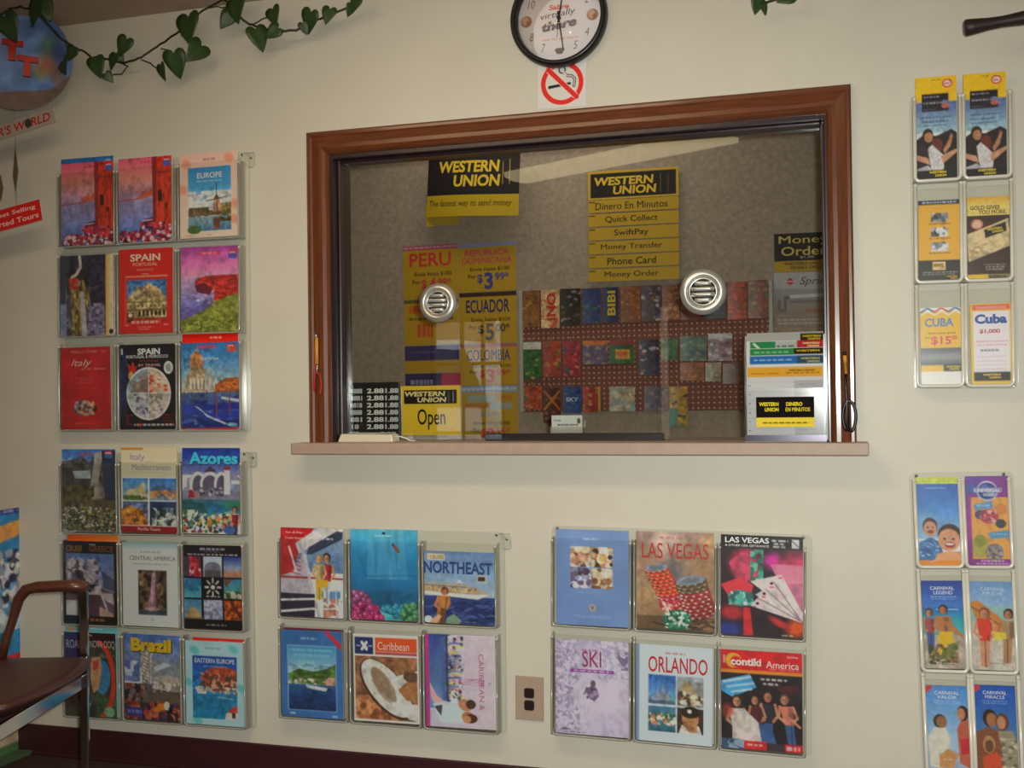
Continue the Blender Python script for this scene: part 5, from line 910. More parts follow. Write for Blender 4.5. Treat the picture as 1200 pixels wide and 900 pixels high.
R1n = [(612.5, 341.5, 632, 383.5), (634, 339.5, 655.5, 384.5), (657, 338.5, 680.5, 381.5), (682.5, 338.5, 704, 379.5), (706, 337, 725, 378), (727.5, 335.5, 750, 378), (751.5, 334.5, 774, 376.5), (776, 334, 796, 375.5), (797.5, 333, 822, 375), (823.5, 332, 850.5, 373.5), (852.5, 330.5, 875, 374.5), (876.5, 328.5, 899.5, 373)]
S1 = [('8c5c28 c08830 583418 b03820', None, 'yellow-brown speckled card pack, first in the top row'), ('d8b080 d84828 e07038', 'INO', 'cream card pack with red letters running sideways'),
      ('241c18 4c4838 183828 888078', None, 'black and dark green card pack in the top row'), ('2c3c70 3c7850 38488c 6888a0', None, 'blue card pack with a green middle'), ('202850 283060', 'BIBI', 'navy card pack with yellow letters running sideways'),
      ('8c4c24 c07c38 6c3420 a06838', None, 'orange-brown card pack right of the navy one'), ('483848 4c5c90 885038 a8a0a8', None, 'blue and brown card pack in the top row'), ('8c4828 a88048 c09060', None, 'tan and orange card pack left of the right grille'),
      ('7c3830 a05848 503040', None, 'red-brown card pack under the left edge of the right grille'), ('3c4458 606c80 7c3c38', None, 'slate card pack under the right edge of the right grille'), ('b03828 c05838 584828', None, 'bright red card pack right of the right grille'), ('7c3830 586838 a85040 908858', None, 'red and olive card pack, last in the top row')]
for (x0, y0, x1, y1), (cs, tx, lb) in zip(R1n, S1):
    pack([(x0, y0), (x1, y0-.8), (x1, y1-.6), (x0, y1)], cs, tx, 'c82c24' if tx == 'INO' else 'd0b028', PI/2 if tx else 0, None, lb)
R2n = [((613, 401, 634, 445), '2c6434 3c7c40 204828 b08c38', 'd0ccc4', 'green card pack with a white top, first in the middle row'), ((636.5, 400, 657, 442), 'b84830 c08850 903048 4c7040', None, 'red and orange card pack, second in the middle row'), ((660, 400, 679.5, 441), 'b02838 d07070 501c30 3c4870', None, 'crimson card pack, third in the middle row'),
       ((683, 399.5, 712, 427), '706088 a08878 584868', 'd87838', 'wide lilac card pack with an orange top'), ((714, 399.5, 743, 426), '246030 2c7038', '8c3028', 'wide green card pack with an orange centre'), ((748.5, 398, 772, 440), '302840 a03038 384878 b0a8b0', None, 'dark card pack with red and blue patches'),
       ((774.5, 396, 794, 422), '4c7050 688860 384c38', None, 'small dull green card pack in the middle row'), ((797, 394, 828, 423), '607868 88988c 586850 4c5878', None, 'wide grey-green pouch in the middle row'), ((830, 391, 858, 423), '907080 b8a0a8 604858 c8c0c0', 'c8c4c8', 'silvery pink pouch with a shiny top'),
       ((797, 425, 825, 446), 'a05428 b87038 805030', None, 'orange pack under the grey-green pouch'), ((826.5, 425, 845, 447), '9c8870 b0a088 806c58', None, 'beige pack between the orange and brown ones'), ((847, 426, 871, 450), '6c3c30 845040 503028', None, 'brown pack at the right of the middle row')]
for (x0, y0, x1, y1), cs, tp, lb in R2n:
    ex = (lambda c: c.rect(.25, .38, .82, .8, 'd89838').F(.52, .58, .44, .18, 'b83020')) if 'centre' in lb else None
    pack([(x0, y0), (x1, y0-.4), (x1, y1-.3), (x0, y1)], cs, None, top=tp, label=lb, extra=ex)
R3n = [((615, 452.5, 634.5, 480), 'b84828 d09038 882c20 5c6838', None, 'orange-red pack, first in the bottom row'), ((636.5, 455, 657, 496), '541c18 6c2820 a06030 381818', None, 'dark red pack with an orange cross, hanging low'), ((660, 452.5, 681, 484), '204888 3068a8 183868', 'SKY', 'deep blue pack in the bottom row'),
       ((683, 453, 703.5, 483), 'a02420 c04030 c09838', None, 'red pack with a gold edge in the bottom row'), ((714.5, 453, 744, 482), 'b8a488 90a8b8 c8c0a8', None, 'cream and pale blue pack in the bottom row'), ((755, 453, 783, 482), '685868 8c7880 4c4870 807058', None, 'grey-violet pack in the bottom row'), ((784.5, 453, 805.5, 499), 'c08c24 d0a030 3c7c78 403018', None, 'yellow pack with teal at its foot, hanging low')]
for (x0, y0, x1, y1), cs, tx, lb in R3n:
    ex = (lambda c: c.line([(.1, .1), (.9, .6)], .12, 'c06830').line([(.9, .1), (.1, .6)], .12, 'c07830')) if 'cross' in lb else (lambda c: c.rect(.85, 0, 1, 1, 'c8a040')) if 'gold edge' in lb else (lambda c: c.rect(0, .55, .45, 1, '3c8078')) if 'teal' in lb else None
    pack([(x0, y0), (x1, y0-.2), (x1, y1-.2), (x0, y1)], cs, tx, 'c0d0e8', 0, None, lb, ex)

# ------------------------------------------------------------------ things on the sill
def on_sill(px, y): return Vector((at(px, 512, y).x, y, sz))
# yellow Open sign on a clear foot, behind the glass
y = .10; a_, b_ = at(472, 508, y), at(540, 508, y); w = b_.x-a_.x; ztop = at(505, 452, y).z; h = ztop-sz
e = empty('open_sign', (a_.x+w/2, y, sz), 'yellow Open sign standing behind the glass at the left', 'sign')
def opn(c): c.rect(0, 0, 1, 1, 'ecc030').rect(.04, .09, .94, .37, '1c1614').T('WESTERN', .4, .165, .7, .1, 'f0d890', .035, .1).T('UNION', .52, .285, .5, .1, 'f0d890', .035, .1).rect(.8, .12, .807, .34, 'c8a850').rect(.88, .12, .887, .34, 'e8e0d0').T('Open', .51, .68, .48, .42, '1c1408', .01)
c = Canvas(w, h*.9, 'ffffff', 500); opn(c); o = sheet(c, 'sign_face', e, DULL, thick=.003, gain=1.25); o.location = (0, -.004, h*.55)
mb = MB(); mb.box((-w/2-.004, -.0008, .003), (w/2+.004, .0022, h), M_EDGE); mb.box((-w/2-.004, -.02, 0), (w/2+.004, .045, .003), M_EDGE); mb.build('clear_stand', e)
# letter board with white numerals
y = .10; a_, b_ = at(407, 508, y), at(471, 508, y); w = b_.x-a_.x-.006; h = at(440, 448, y).z-sz
e = empty('rate_board', (a_.x+w/2, y, sz), 'black letter board with rows of white figures, left of the Open sign', 'letter board')
def rates(c):
    c.rect(0, 0, 1, 1, '181618')
    for k in range(7):
        v = .14+.125*k; c.rect(0, v+.055, 1, v+.062, '080808')
        c.T(('8888', '8881', '8818', '88888', '881', '118', '8888')[k], .2 if k < 5 else .14, v, .22, .085, 'c8c8c4', .03)
        if k < 6: c.T('2.88', .56, v, .32, .085, 'd8d8d4', .03).T('1.88', .87, v, .24, .085, 'c8c8cc', .03)
        else: c.T('8.88', .8, v, .3, .07, 'c0c0c0', .03)
    c.grad(0, 0, .06, 1, '8c8c98', 'b0b0b8')  # pale left edge: flash reflection painted into the panel
c = Canvas(w, h*.98, 'ffffff', 500); rates(c); o = sheet(c, 'letter_panel', e, PRINT, thick=.003); o.location = (0, -.006, h/2)
mb = MB(); mb.box((-w/2, -.0026, 0), (w/2, .006, h), M_BLACK); mb.box((-w/2, -.02, 0), (w/2, .04, .004), M_BLACK); mb.build('board_back', e, bevel=.001)
# small off-white box with a cable, in front of the glass
a_, b_ = at(396, 514, -.03), at(461, 514, -.03); w = b_.x-a_.x
e = empty('buzzer_box', ((a_.x+b_.x)/2, -.006, sz), 'flat off-white plastic box with a white cable at the left end of the sill', 'buzzer')
mb = MB(); mb.prism([(-w/2, 0), (w/2, 0), (w/2-.004, .024), (-w/2+.01, .026)], -.028, .030, M_WHITEP); mb.build('box_body', e, bevel=.004)
mb = MB(); mb.box((-w/2+.05, -.012, .0255), (w/2-.03, .02, .029), mat('grey_key', 'a8a498', .4)); mb.build('push_plate', e, bevel=.002)
mb = MB(); mb.tube([(w/2-.006, .0, .016), (w/2+.012, 0, .017), (w/2+.030, 0, .012), (w/2+.042, .006, .004), (w/2+.055, .02, .003)], .0022, mat('white_cable', 'dcdad4', .4)); mb.build('cable', e)
# business cards in a small stand, dark tray
y = .12; a_, b_ = at(646, 500, y), at(684, 500, y); w = b_.x-a_.x; h = at(665, 487, y).z-sz
e = empty('card_stand', ((a_.x+b_.x)/2, y, sz), 'small clear stand of white cards on the sill, in front of the pegboard', 'card stand')
mb = MB(); mb.box((-w/2, -.012, 0), (w/2, -.0095, h*.55), M_EDGE); mb.box((-w/2, -.012, 0), (w/2, .03, .003), M_EDGE); mb.box((-w/2, .0275, 0), (w/2, .03, h*.8), M_EDGE)
for x in (-w/2, w/2-.002): mb.box((x, -.012, 0), (x+.002, .03, h*.5), M_EDGE)
mb.build('stand', e)
def card(c): c.rect(0, 0, 1, 1, 'e8e4e0').fine(.08, .2, .3, '60708c', .06).fine(.2, .38, .85, '484848', .08).grad(0, .6, 1, 1, 'd8b8b8', 'b08890').ell(.88, .25, .06, .12, '605858')
c = Canvas(w*.94, h-.004, 'ffffff', 500); card(c)
o = sheet(c, 'top_card', e, MATTE, thick=.0006); o.location = (0, -.006, h/2+.003)
mb = MB(); mb.box((-w*.47, -.0052, .0032), (w*.47, .02, h-.002), M_PAGE); mb.build('card_stack', e)
a_, b_ = at(571, 512, .075), at(776, 512, .075); w = b_.x-a_.x
e = empty('coin_tray', ((a_.x+b_.x)/2, .085, sz), 'long dark deal tray on the sill at the foot of the glass', 'tray')
mb = MB(); mb.box((-w/2, -.016, 0), (w/2, .016, .004), M_DARKW); mb.build('tray_floor', e)
mb = MB()
for (x0, y0, x1, y1) in ((-w/2, -.02, w/2, -.016), (-w/2, .016, w/2, .02), (-w/2-.004, -.02, -w/2, .02), (w/2, -.02, w/2+.004, .02)): mb.box((x0, y0, 0), (x1, y1, .022), M_DARKW)
mb.build('tray_rim', e, bevel=.0015)
# form dispenser in front of the glass
y = -.02; a_, b_ = at(874, 512, y), at(969, 512, y); w = b_.x-a_.x; hz = lambda py: at(920, py, y).z-sz
e = empty('form_dispenser', ((a_.x+b_.x)/2, y, sz), 'clear dispenser of stepped money order forms at the right end of the sill', 'form holder')
mb = MB(); H0 = hz(392)
mb.box((-w/2, -.030, 0), (w/2, .032, .003), M_EDGE); mb.box((-w/2, -.030, .003), (w/2, -.0275, .020), mat('smoked_chrome', '4a4650', .18, metal=.8))
mb.box((-w/2, .030, .003), (w/2, .032, H0), M_EDGE)
for x in (-w/2, w/2-.002): mb.add([(x, -.0275, .003), (x, .030, .003), (x, .030, H0), (x, .024, H0), (x, -.0275, hz(420)), (x+.002, -.0275, .003), (x+.002, .030, .003), (x+.002, .030, H0), (x+.002, .024, H0), (x+.002, -.0275, hz(420))], [(0, 1, 2, 3, 4), (9, 8, 7, 6, 5), (0, 5, 6, 1), (1, 6, 7, 2), (2, 7, 8, 3), (3, 8, 9, 4), (4, 9, 5, 0)], M_ACR)
mb.build('clear_body', e)
def form_pad(pt, depth, fn, label, wd=.95):
    hh = hz(pt)-.005
    c = Canvas(w*wd, hh, 'e0e0e0', 420); fn(c, hh); p = empty('form_pad', e.location+Vector((0, depth, 0)), label, 'form pad', 'form pads in the dispenser')
    o = sheet(c, 'top_form', p, DULL, gain=.85, thick=.0004); o.location = (0, 0, .005+hh/2)
    mb = MB(); mb.box((-w*wd/2+.0006, .0007, .0035), (w*wd/2-.0006, .008, hh+.004), M_PAGE); mb.build('paper_stack', p)
    return p
def fr_(c, hh, px): return (px)/ (1000.)
def f1(c, hh): c.rect(0, 0, 1, 1, 'a8a8a4').rect(.7, .02, 1, .09, '2c2818').T('WESTERN', .85, .04, .24, .02, 'd8b830', .03).T('UNION', .88, .065, .16, .02, 'd8b830', .03)
def f2(c, hh): c.rect(0, 0, 1, 1, 'd8d8d4').rect(.05, .01, .38, .11, '2c8450').line([(.1, .03), (.18, .09)], .03, 'd0e0d4').rect(.38, .01, .66, .11, 'b0b4b0').fine(.4, .05, .64, '586058', .02).rect(.66, .0, 1, .085, 'b02c34').T('WESTERN', .84, .03, .22, .02, 'f0d890', .03).T('UNION', .87, .058, .15, .02, 'f0d890', .03)
def f3(c, hh): c.rect(0, 0, 1, 1, 'd8d8d4').rect(.05, .01, .62, .1, '2c8848').fine(.1, .04, .55, '98c8a8', .02).rect(.62, .01, 1, .08, '2c2818').T('WESTERN', .8, .035, .3, .022, 'd8b830', .03)
def f4(c, hh): c.rect(0, 0, 1, 1, 'dcdcdc').rect(.05, .015, .66, .11, '2c6cb0').fine(.1, .05, .6, '98b8dc', .02).rect(.66, .015, 1, .11, '305068').T('WESTERN', .83, .045, .24, .024, 'c8c060', .03).T('UNION', .87, .08, .16, .024, 'c8c060', .03)
def f5(c, hh):
    c.rect(0, 0, 1, 1, 'd4d4d8').rect(.02, .02, .98, .15, 'e8a838').T('MONEY ORDER', .25, .1, .36, .022, '8c6018').T('WESTERN UNION', .72, .06, .34, .025, '504010', .02).fine(.52, .09, .94, '806020', .015).rect(.62, .2, .98, .95, 'b8b8bc')
    for k in range(6): c.rect(.02, .22+.12*k, .98, .224+.12*k, 'b0b0b4').fine(.66, .25+.12*k, .9, '88888c', .01).fine(.03, .26+.12*k, .06, '505050', .01)
form_pad(389, .021, f1, 'grey form pad, rearmost and tallest in the clear dispenser')
form_pad(399, .0115, f2, 'form pad with green and red headings, second from the back of the dispenser')
form_pad(407.5, .002, f3, 'form pad with a plain green heading, third from the back of the dispenser')
form_pad(416, -.0075, f4, 'form pad with a blue heading, second from the front of the dispenser')
form_pad(429, -.017, f5, 'white form pad with an orange heading, foremost in the dispenser')
def lab(c): c.rect(0, 0, 1, .68, '141010').rect(0, .68, 1, 1, 'd8c040').T('WESTERN', .22, .24, .34, .13, 'f0d830', .04).T('UNION', .27, .42, .24, .13, 'f0d830', .04).T('DINERO', .66, .24, .28, .13, 'f0d830', .04).T('EN MINUTOS', .72, .42, .42, .13, 'f0d830', .04).fine(.12, .83, .9, '504010', .05)
c = Canvas(w*.71, hz(465)-hz(500), 'ffffff', 500); lab(c); o = sheet(c, 'front_label', e, DULL, thick=.0006, gain=1.3); o.location = (-.0, -.0285, (hz(465)+hz(500))/2)
mb = MB(); mb.box((-w/2+.002, -.0275, .022), (w/2-.002, -.026, hz(455)), M_ACR); mb.build('clear_lip', e)

# pens clipped to the casing
p0, p1 = at(371, 391, -.034), at(371, 474, -.034)
e = empty('lanyard_pen', (p0+p1)/2, 'yellow pen with a red looped cord on the left casing', 'pen')
L = (p0.z-p1.z)
z = L/2; mb = MB(); mb.tube([(0, 0, z), (.0, 0, z-.008), (0, 0, z-.012)], [.0045, .005, .004], M_CHROME, 10); mb.tube([(.0015, 0, z-.012), (.0015, 0, z-.095)], .005, mat('yellow_barrel', 'd8a038', .3), 12); mb.tube([(.0015, 0, z-.095), (.001, 0, z-.108), (0, 0, z-.122), (0, 0, z-.135)], [.005, .004, .004, .002], M_CHROME, 10); mb.build('pen_body', e)
mb = MB(); lp = [(-.004, .002, z-.02), (-.006, .002, z-.09), (-.008, .0, z-.13)] + [(.0025+.0125*math.sin(t), 0, z-.158-.035*math.cos(t)) for t in [-.9-5.0*k/18 for k in range(19)]]; mb.tube(lp, .0032, mat('red_cord', 'b01c18', .45), 8); mb.build('cord', e)
p0, p1 = at(990, 412, -.034), at(995, 504, -.034); L = p0.z-p1.z; z = L/2
e = empty('lanyard_pen', (p0+p1)/2, 'thin yellow pen with a black looped cord on the right casing', 'pen')
mb = MB(); mb.tube([(-.004, 0, z), (-.004, 0, z-.01)], [.005, .006], M_BLACK, 10); mb.tube([(-.004, 0, z-.01), (-.003, 0, z-.03)], .005, mat('yellow_barrel', 'd8a038', .3), 10); mb.tube([(-.003, 0, z-.03), (.0, 0, z-.09)], [.0035, .003], mat('ochre_barrel', 'a88828', .35), 10); mb.build('pen_body', e)
mb = MB(); lp = [(-.002, -.004, z-.06), (-.003, -.003, z-.10), (-.001, -.002, z-.13)] + [(.005+.017*math.sin(t), -.002, z-.175-.042*math.cos(t)) for t in [-.2-5.9*k/20 for k in range(21)]]; mb.tube(lp, .0045, M_BLACK, 8); mb.build('cord', e)

# ------------------------------------------------------------------ wall clock and no-smoking card
cc = at(653.5, 19, -.03); R = (at(710, 19, -.03)-at(597, 19, -.03)).length/2
ck = empty('wall_clock', (cc.x, 0, cc.z), 'round black rimmed wall clock with a printed white dial', 'clock')
mb = MB(); mb.lathe([(R*.98, -.001), (R, -.008), (R, -.026), (R*.97, -.036), (R*.93, -.040), (R*.885, -.036), (R*.865, -.024), (R*.86, -.012), (R*.86, -.001)], M_BLACK, 72, cap=False); mb.build('rim', ck)
def dial(c):
    c.ell(.5, .5, .5, .5, 'e4dcdc').ell(.5, .5, .3, .3, 'e8dcd8', 0, 1, .8).ell(.5, .5, .5, .5, 'c8d8e4', 0, .0)
    for n in (12, 1, 2, 4, 5, 7, 8, 10, 11):
        t = n*PI/6; c.T(str(n), .5+.38*math.sin(t), .5-.38*math.cos(t), .05 if n < 10 else .085, .095, '807468', -.005, .25)
    for n in (3, 9): c.ell(.5+.39*(1 if n == 3 else -1), .5, .066, .066, 'a87860').ell(.5+.39*(1 if n == 3 else -1)-.01, .49, .04, .05, 'c8a088').ell(.5+.39*(1 if n == 3 else -1)+.02, .52, .02, .025, '907050')
    c.poly([(.44, .86), (.47, .84), (.5, .88), (.53, .84), (.56, .86), (.53, .91), (.47, .91)], '6c5040').ell(.5, .87, .05, .03, '807060')
    c.T('Sabre', .5, .37, .24, .06, 'd07060', .03, .2).T('virtually', .49, .46, .42, .09, '686064', .0, .25, .1).T('there', .5, .575, .42, .11, '807478', .05, .25, .1).fine(.3, .73, .72, 'e09080', .012)
c = Canvas(R*1.74, R*1.74, 'e4dcdc', 420); dial(c)
# round dial: keep only what lies inside the rim
o = sheet(c, 'dial', ck, MATTE, y=0, thick=.001); o.location = (0, -.012, 0)
bm = bmesh.new(); bm.from_mesh(o.data); bmesh.ops.delete(bm, geom=[v for v in bm.verts if math.hypot(v.co.x, v.co.z) > R*.868], context='VERTS'); bm.to_mesh(o.data); bm.free()
for nm, ang, ln, wd in (('hour_hand', .17, R*.42, .006), ('minute_hand', PI-.13, R*.66, .005), ('second_hand', PI+.1, R*.0+R*.4, .002)):
    mb = MB(); d = Vector((math.sin(ang), 0, math.cos(ang))); n_ = Vector((d.z, 0, -d.x)); yy = {'hour_hand': -.016, 'minute_hand': -.0175, 'second_hand': -.019}[nm]
    p = [-d*.02-n_*wd/2, -d*.02+n_*wd/2, d*ln+n_*wd*.3, d*ln-n_*wd*.3]
    mb.add([(q.x, yy, q.z) for q in p]+[(q.x, yy+.0008, q.z) for q in p], [(0, 1, 2, 3), (7, 6, 5, 4), (0, 4, 5, 1), (1, 5, 6, 2), (2, 6, 7, 3), (3, 7, 4, 0)], M_BLACK); mb.build(nm, ck)
mb = MB(); mb.lathe([(.006, -.0135), (.006, -.02), (.004, -.021), (.0005, -.021)], M_BLACK, 16); mb.build('hub', ck)
mb = MB(); mb.lathe([(R*.87, -.0245), (R*.87, -.026), (.001, -.027)], clear_mat('clock_lens', (.98, .98, .98), .6, .03), 48, cap=False); mb.build('lens', ck)
ce, w, h, a = rect_at([(629.5, 69), (687, 66), (688, 124), (631, 128)], -.003)
e = empty('no_smoking_sign', ce, 'square no smoking card with a red ring, tucked under the clock', 'sign', None, (0, -a, 0))
def nosmoke(c):
    c.rect(0, 0, 1, 1, 'd0ccc8'); u, v = .5, .51
    c.ell(u, v, .445, .445, 'f0dcd8').ell(u, v, .43, .43, 'd82820').ell(u, v, .335, .335, 'f0dcd8').ell(u, v, .325, .325, 'd0ccc8')
    c.poly([(.22, .55), (.67, .5), (.68, .55), (.22, .61)], '181418')
    c.line([(.74, .58), (.76, .45), (.7, .38), (.6, .37), (.53, .3)], .055, '282428').line([(.74, .58), (.76, .45), (.7, .38), (.6, .37), (.53, .3)], .025, 'c8c4c0').ell(.5, .25, .075, .075, '282428').ell(.5, .25, .05, .05, 'c8c4c0').line([(.5, .25), (.58, .36)], .045, 'c8c4c0')
    c.line([(.24, .25), (.76, .77)], .12, 'f0dcd8').line([(.22, .23), (.79, .8)], .095, 'd82820')
c = Canvas(w, h, 'ffffff', 700); nosmoke(c); sheet(c, 'printed_card', e, MATTE)

# power outlet
ce, w, h, a = rect_at([(604, 792), (638, 793.5), (636, 845), (604, 843)], -.004)
e = empty('power_outlet', (ce.x, 0, ce.z), 'beige wall outlet plate with two dark sockets between the two lower racks', 'outlet', None, (0, -a, 0))
mb = MB(); mb.prism([(-w/2, -h/2), (w/2, -h/2), (w/2, h/2), (-w/2, h/2)], -.006, 0, mat('beige_plate', 'b49c88', .5)); mb.build('face_plate', e, bevel=.002)
for z in (h*.105, -h*.175):
    mb = MB(); mb.prism([(.0165*max(-.8, min(.8, math.cos(t)))*1.15, z+h*.02+.0155*max(-.82, min(.82, math.sin(t)))*1.15) for t in [2*PI*k/24 for k in range(24)]], -.0085, -.006, mat('dark_socket', '2a1a1a', .4)); s_ = mb.build('socket', e)
    mb = MB()
    for dx, hh in ((-.006, .008), (.006, .0065)): mb.box((dx-.001, -.0088, z+h*.02-.001), (dx+.001, -.0084, z+h*.02+hh), M_BLACK)
    mb.lathe([(.0022, -.0084), (.0022, -.0088), (.0003, -.0088)], M_BLACK, 10, Matrix.Translation((0, 0, z+h*.02-.007))); mb.build('slots', s_)
mb = MB(); mb.lathe([(.003, -.006), (.0028, -.0072), (.0004, -.0074)], M_STEEL, 12, Matrix.Translation((0, 0, -h*.015))); mb.build('screw', e)

# ------------------------------------------------------------------ ivy
def leaf_mesh(name):
    out = [(0, -.03), (.10, .10), (.25, .15), (.40, .08), (.47, -.08), (.44, -.28), (.33, -.52), (.17, -.78), (0, -1.0)]
    V = []; F = []; idx = {}
    def vid(p, s):
        k = (round(p[0], 4), round(p[2], 4), s)
        if k not in idx: idx[k] = len(V); V.append(p)
        return idx[k]
    n = len(out); edge = {}
    for s in (0, 1):
        for i in range(n-1):
            for c in range(4):
                q = []
                for ii, cc in ((i, c), (i+1, c), (i+1, c+1), (i, c+1)):
                    x, z = out[ii]; zr = -.03-.97*ii/(n-1); f = (-1, -.5, 0, .5, 1)[cc]
                    zz = zr+(z-zr)*abs(f); xx = x*f
                    q.append(vid((xx, -.10*abs(xx) + .14*zz*zz + .02*s - .03*math.sin(6*zz)*xx, zz), s))
                q = [a for k, a in enumerate(q) if a not in q[:k]]
                if len(q) > 2: F.append(tuple(q if s == 0 else q[::-1]))
                if s == 0:
                    for a, b in zip(q, q[1:]+q[:1]): edge[(a, b)] = 1
    half = len(V)//2
    for a, b in list(edge):
        if (b, a) not in edge: F.append((b, a, a+half, b+half))
    me = bpy.data.meshes.new(name); me.from_pydata(V, [], F)
    for p in me.polygons: p.use_smooth = True
    me.materials.append(M_LEAF); return me
LEAFM = leaf_mesh('ivy_leaf')
def vine(label, stems, leaves, y0):
    yv = lambda px: y0 - .19*max(0, min(1, (95-px)/50))
    e = empty('ivy_vine', at(*stems[0][0], yv(stems[0][0][0])), label, 'ivy vine', 'trailing ivy under the ceiling'); O = e.location
    mb = MB()
    for k, st in enumerate(stems):
        pts = [at(px, py, yv(px) + .012*math.sin(i*1.3+k)) - O for i, (px, py) in enumerate(st)]
        sm = []
        for i in range(len(pts)-1):
            for t in (0, .33, .66): sm.append(pts[i].lerp(pts[i+1], t) + Vector((rnd.uniform(-.002, .002), 0, rnd.uniform(-.002, .002))))
        sm.append(pts[-1]); mb.tube(sm, [.0034*(1 if k == 0 else .6)]*len(sm), M_STEM, 6)
    mb.build('stem', e)
    for px, py, L, ang, tw in leaves:      # photo centre, length in photo pixels, lean of the tip, twist
        p = at(px, py, yv(px)-.02) - O; sc = L*(at(px+1, py, y0)-at(px, py, y0)).length/1.15*1.05
        o = bpy.data.objects.new('leaf', LEAFM); COL.objects.link(o); o.parent = e
        o.rotation_euler = (rnd.uniform(-.25, .25), ang, tw); o.scale = (sc, sc, sc)
        o.location = p - (Matrix.Rotation(ang, 3, 'Y') @ Vector((0, 0, -.42*sc)))
    return e
vine('leafy ivy vine drooping across the top left, from over the blue globe towards the clock',
     [[(0, 17), (12, 10), (24, 8), (40, 12), (55, 26), (66, 39), (76, 48), (90, 57), (100, 61), (108, 68), (116, 66), (126, 70), (143, 74), (155, 71), (166, 67), (178, 59), (188, 52), (202, 42), (212, 36), (224, 24), (234, 15), (248, 6), (262, -1), (272, 6), (282, 20), (292, 28), (303, 31), (315, 35), (335, 36), (347, 36), (357, 30), (370, 24), (382, 19), (396, 14), (408, 9), (418, 2), (424, -8)],
      [(76, 48), (80, 60), (82, 66)], [(126, 70), (135, 66), (146, 58)], [(143, 74), (150, 78), (143, 86), (132, 88)], [(166, 70), (176, 74), (184, 80)], [(188, 57), (198, 59), (206, 66)], [(212, 42), (220, 44), (228, 52)], [(246, 9), (256, 8), (268, 10)], [(297, 29), (308, 22), (318, 18)]],
     [(9, 31, 27, -.35, .2), (43, 14, 27, .3, -.3), (52, 10, 22, -.4, .5), (84, 63, 16, .6, .1), (78, 79, 20, -.5, -.4), (114, 78, 22, -.25, .2), (127, 90, 12, -.7, .5), (145, 54, 21, .5, .2), (133, 72, 18, .35, -.3), (140, 66, 12, -.6, .3), (189, 84, 18, -.1, -.5), (205, 74, 29, -.1, .15), (222, 33, 33, -.1, -.1), (230, 63, 27, .7, .9), (279, 12, 30, -.2, -.2), (266, 24, 20, .6, .6), (303, 44, 27, -.35, .8), (322, 19, 22, -.3, -.2), (320, 38, 20, 1.0, .2), (361, 24, 26, .4, -.1), (357, 32, 14, -.4, .5), (385, 18, 19, .3, .2), (416, 6, 18, .5, -.2), (411, 12, 14, .2, .9)], -.075)
vine('short tip of ivy hanging into view at the top right of the window', [[(965, -75), (945, -35), (930, -14), (918, -4), (906, 0), (896, 3), (889, 2), (884, -6)]], [(888, 6, 20, .1, .5), (897, 9, 16, -.5, .9), (921, -2, 22, 1.2, .3)], -.075)

# ------------------------------------------------------------------ hanging tour mobile at the top left
MY = -.14
g = at(17, 66, MY); gr = (at(70, 66, MY)-at(17, 66, MY)).length
mo_ = empty('hanging_mobile', (g.x, MY, g.z), 'hanging cardboard mobile with a blue globe and red tour banners at the far left', 'mobile', None, (0, 0, 0))
GROT = math.radians(38)
def globe(c):
    c.rect(0, 0, 1, 1, '5878b0').ell(.45, .45, .45, .4, '7c98cc', 0, .9, .9).ell(.32, .35, .25, .15, 'a8bcdc', 0, .8, .9).poly([(.0, .3), (.2, .32), (.22, .42), (.05, .5)], '8ca070').ell(.8, .38, .14, .16, '5c7868', .3, .8, .7).ell(.72, .62, .1, .1, '8c9058', 0, .8, .7).ell(.78, .55, .13, .13, 'a06048', 0, .9, .7).ell(.86, .66, .08, .1, '7c5848', 0, .8, .6).ell(.88, .42, .1, .14, '384c88', 0, .8, .7).poly([(.0, .78), (.4, .84), (.8, .78), (1, .6), (1, 1), (0, 1)], '6c5850').noise(0, 0, 1, 1, .15, 7)
    c.ell(.5, 1.28, .9, .5, '6c5850', 0, .9, .3)
c = Canvas(gr*2, gr*2, 'ffffff', 330); globe(c); c.noise(0, 0, 1, 1, .1, 9); o = sheet(c, 'globe_disc', mo_, MATTE, thick=.003); o.rotation_euler = (0, 0, GROT)
bm = bmesh.new(); bm.from_mesh(o.data); bmesh.ops.delete(bm, geom=[v for v in bm.verts if math.hypot(v.co.x, v.co.z) > gr], context='VERTS'); bm.to_mesh(o.data); bm.free()
mb = MB(); mb.lathe([(gr-.002, .0032), (gr, .003), (gr, .0), (gr-.002, -.0006)], mat('card_edge', '70605a', .8), 64)
M_RED = mat('tour_red', 'cc3420', .45)
mb = MB(); mb.lathe([(gr*.995, .0005), (gr*.995, .0035), (.001, .0035)], mat('card_back', '8c8078', .8), 64); mb.build('disc_back', mo_).rotation_euler = (0, 0, GROT)
def Tpiece(x, z, s):
    pts = [(x-s*.5, z+s*.5), (x+s*.5, z+s*.5), (x+s*.5, z+s*.22), (x+s*.17, z+s*.22), (x+s*.17, z-s*.55), (x-s*.17, z-s*.55), (x-s*.17, z+s*.22), (x-s*.5, z+s*.22)]
    mb = MB(); mb.prism(pts[::-1], -.016, -.001, M_RED); q = mb.build('raised_letter', mo_); q.rotation_euler = (0, .06, GROT)
Tpiece(-gr*.04, gr*.10, gr*.36); Tpiece(gr*.23, -gr*.16, gr*.36)
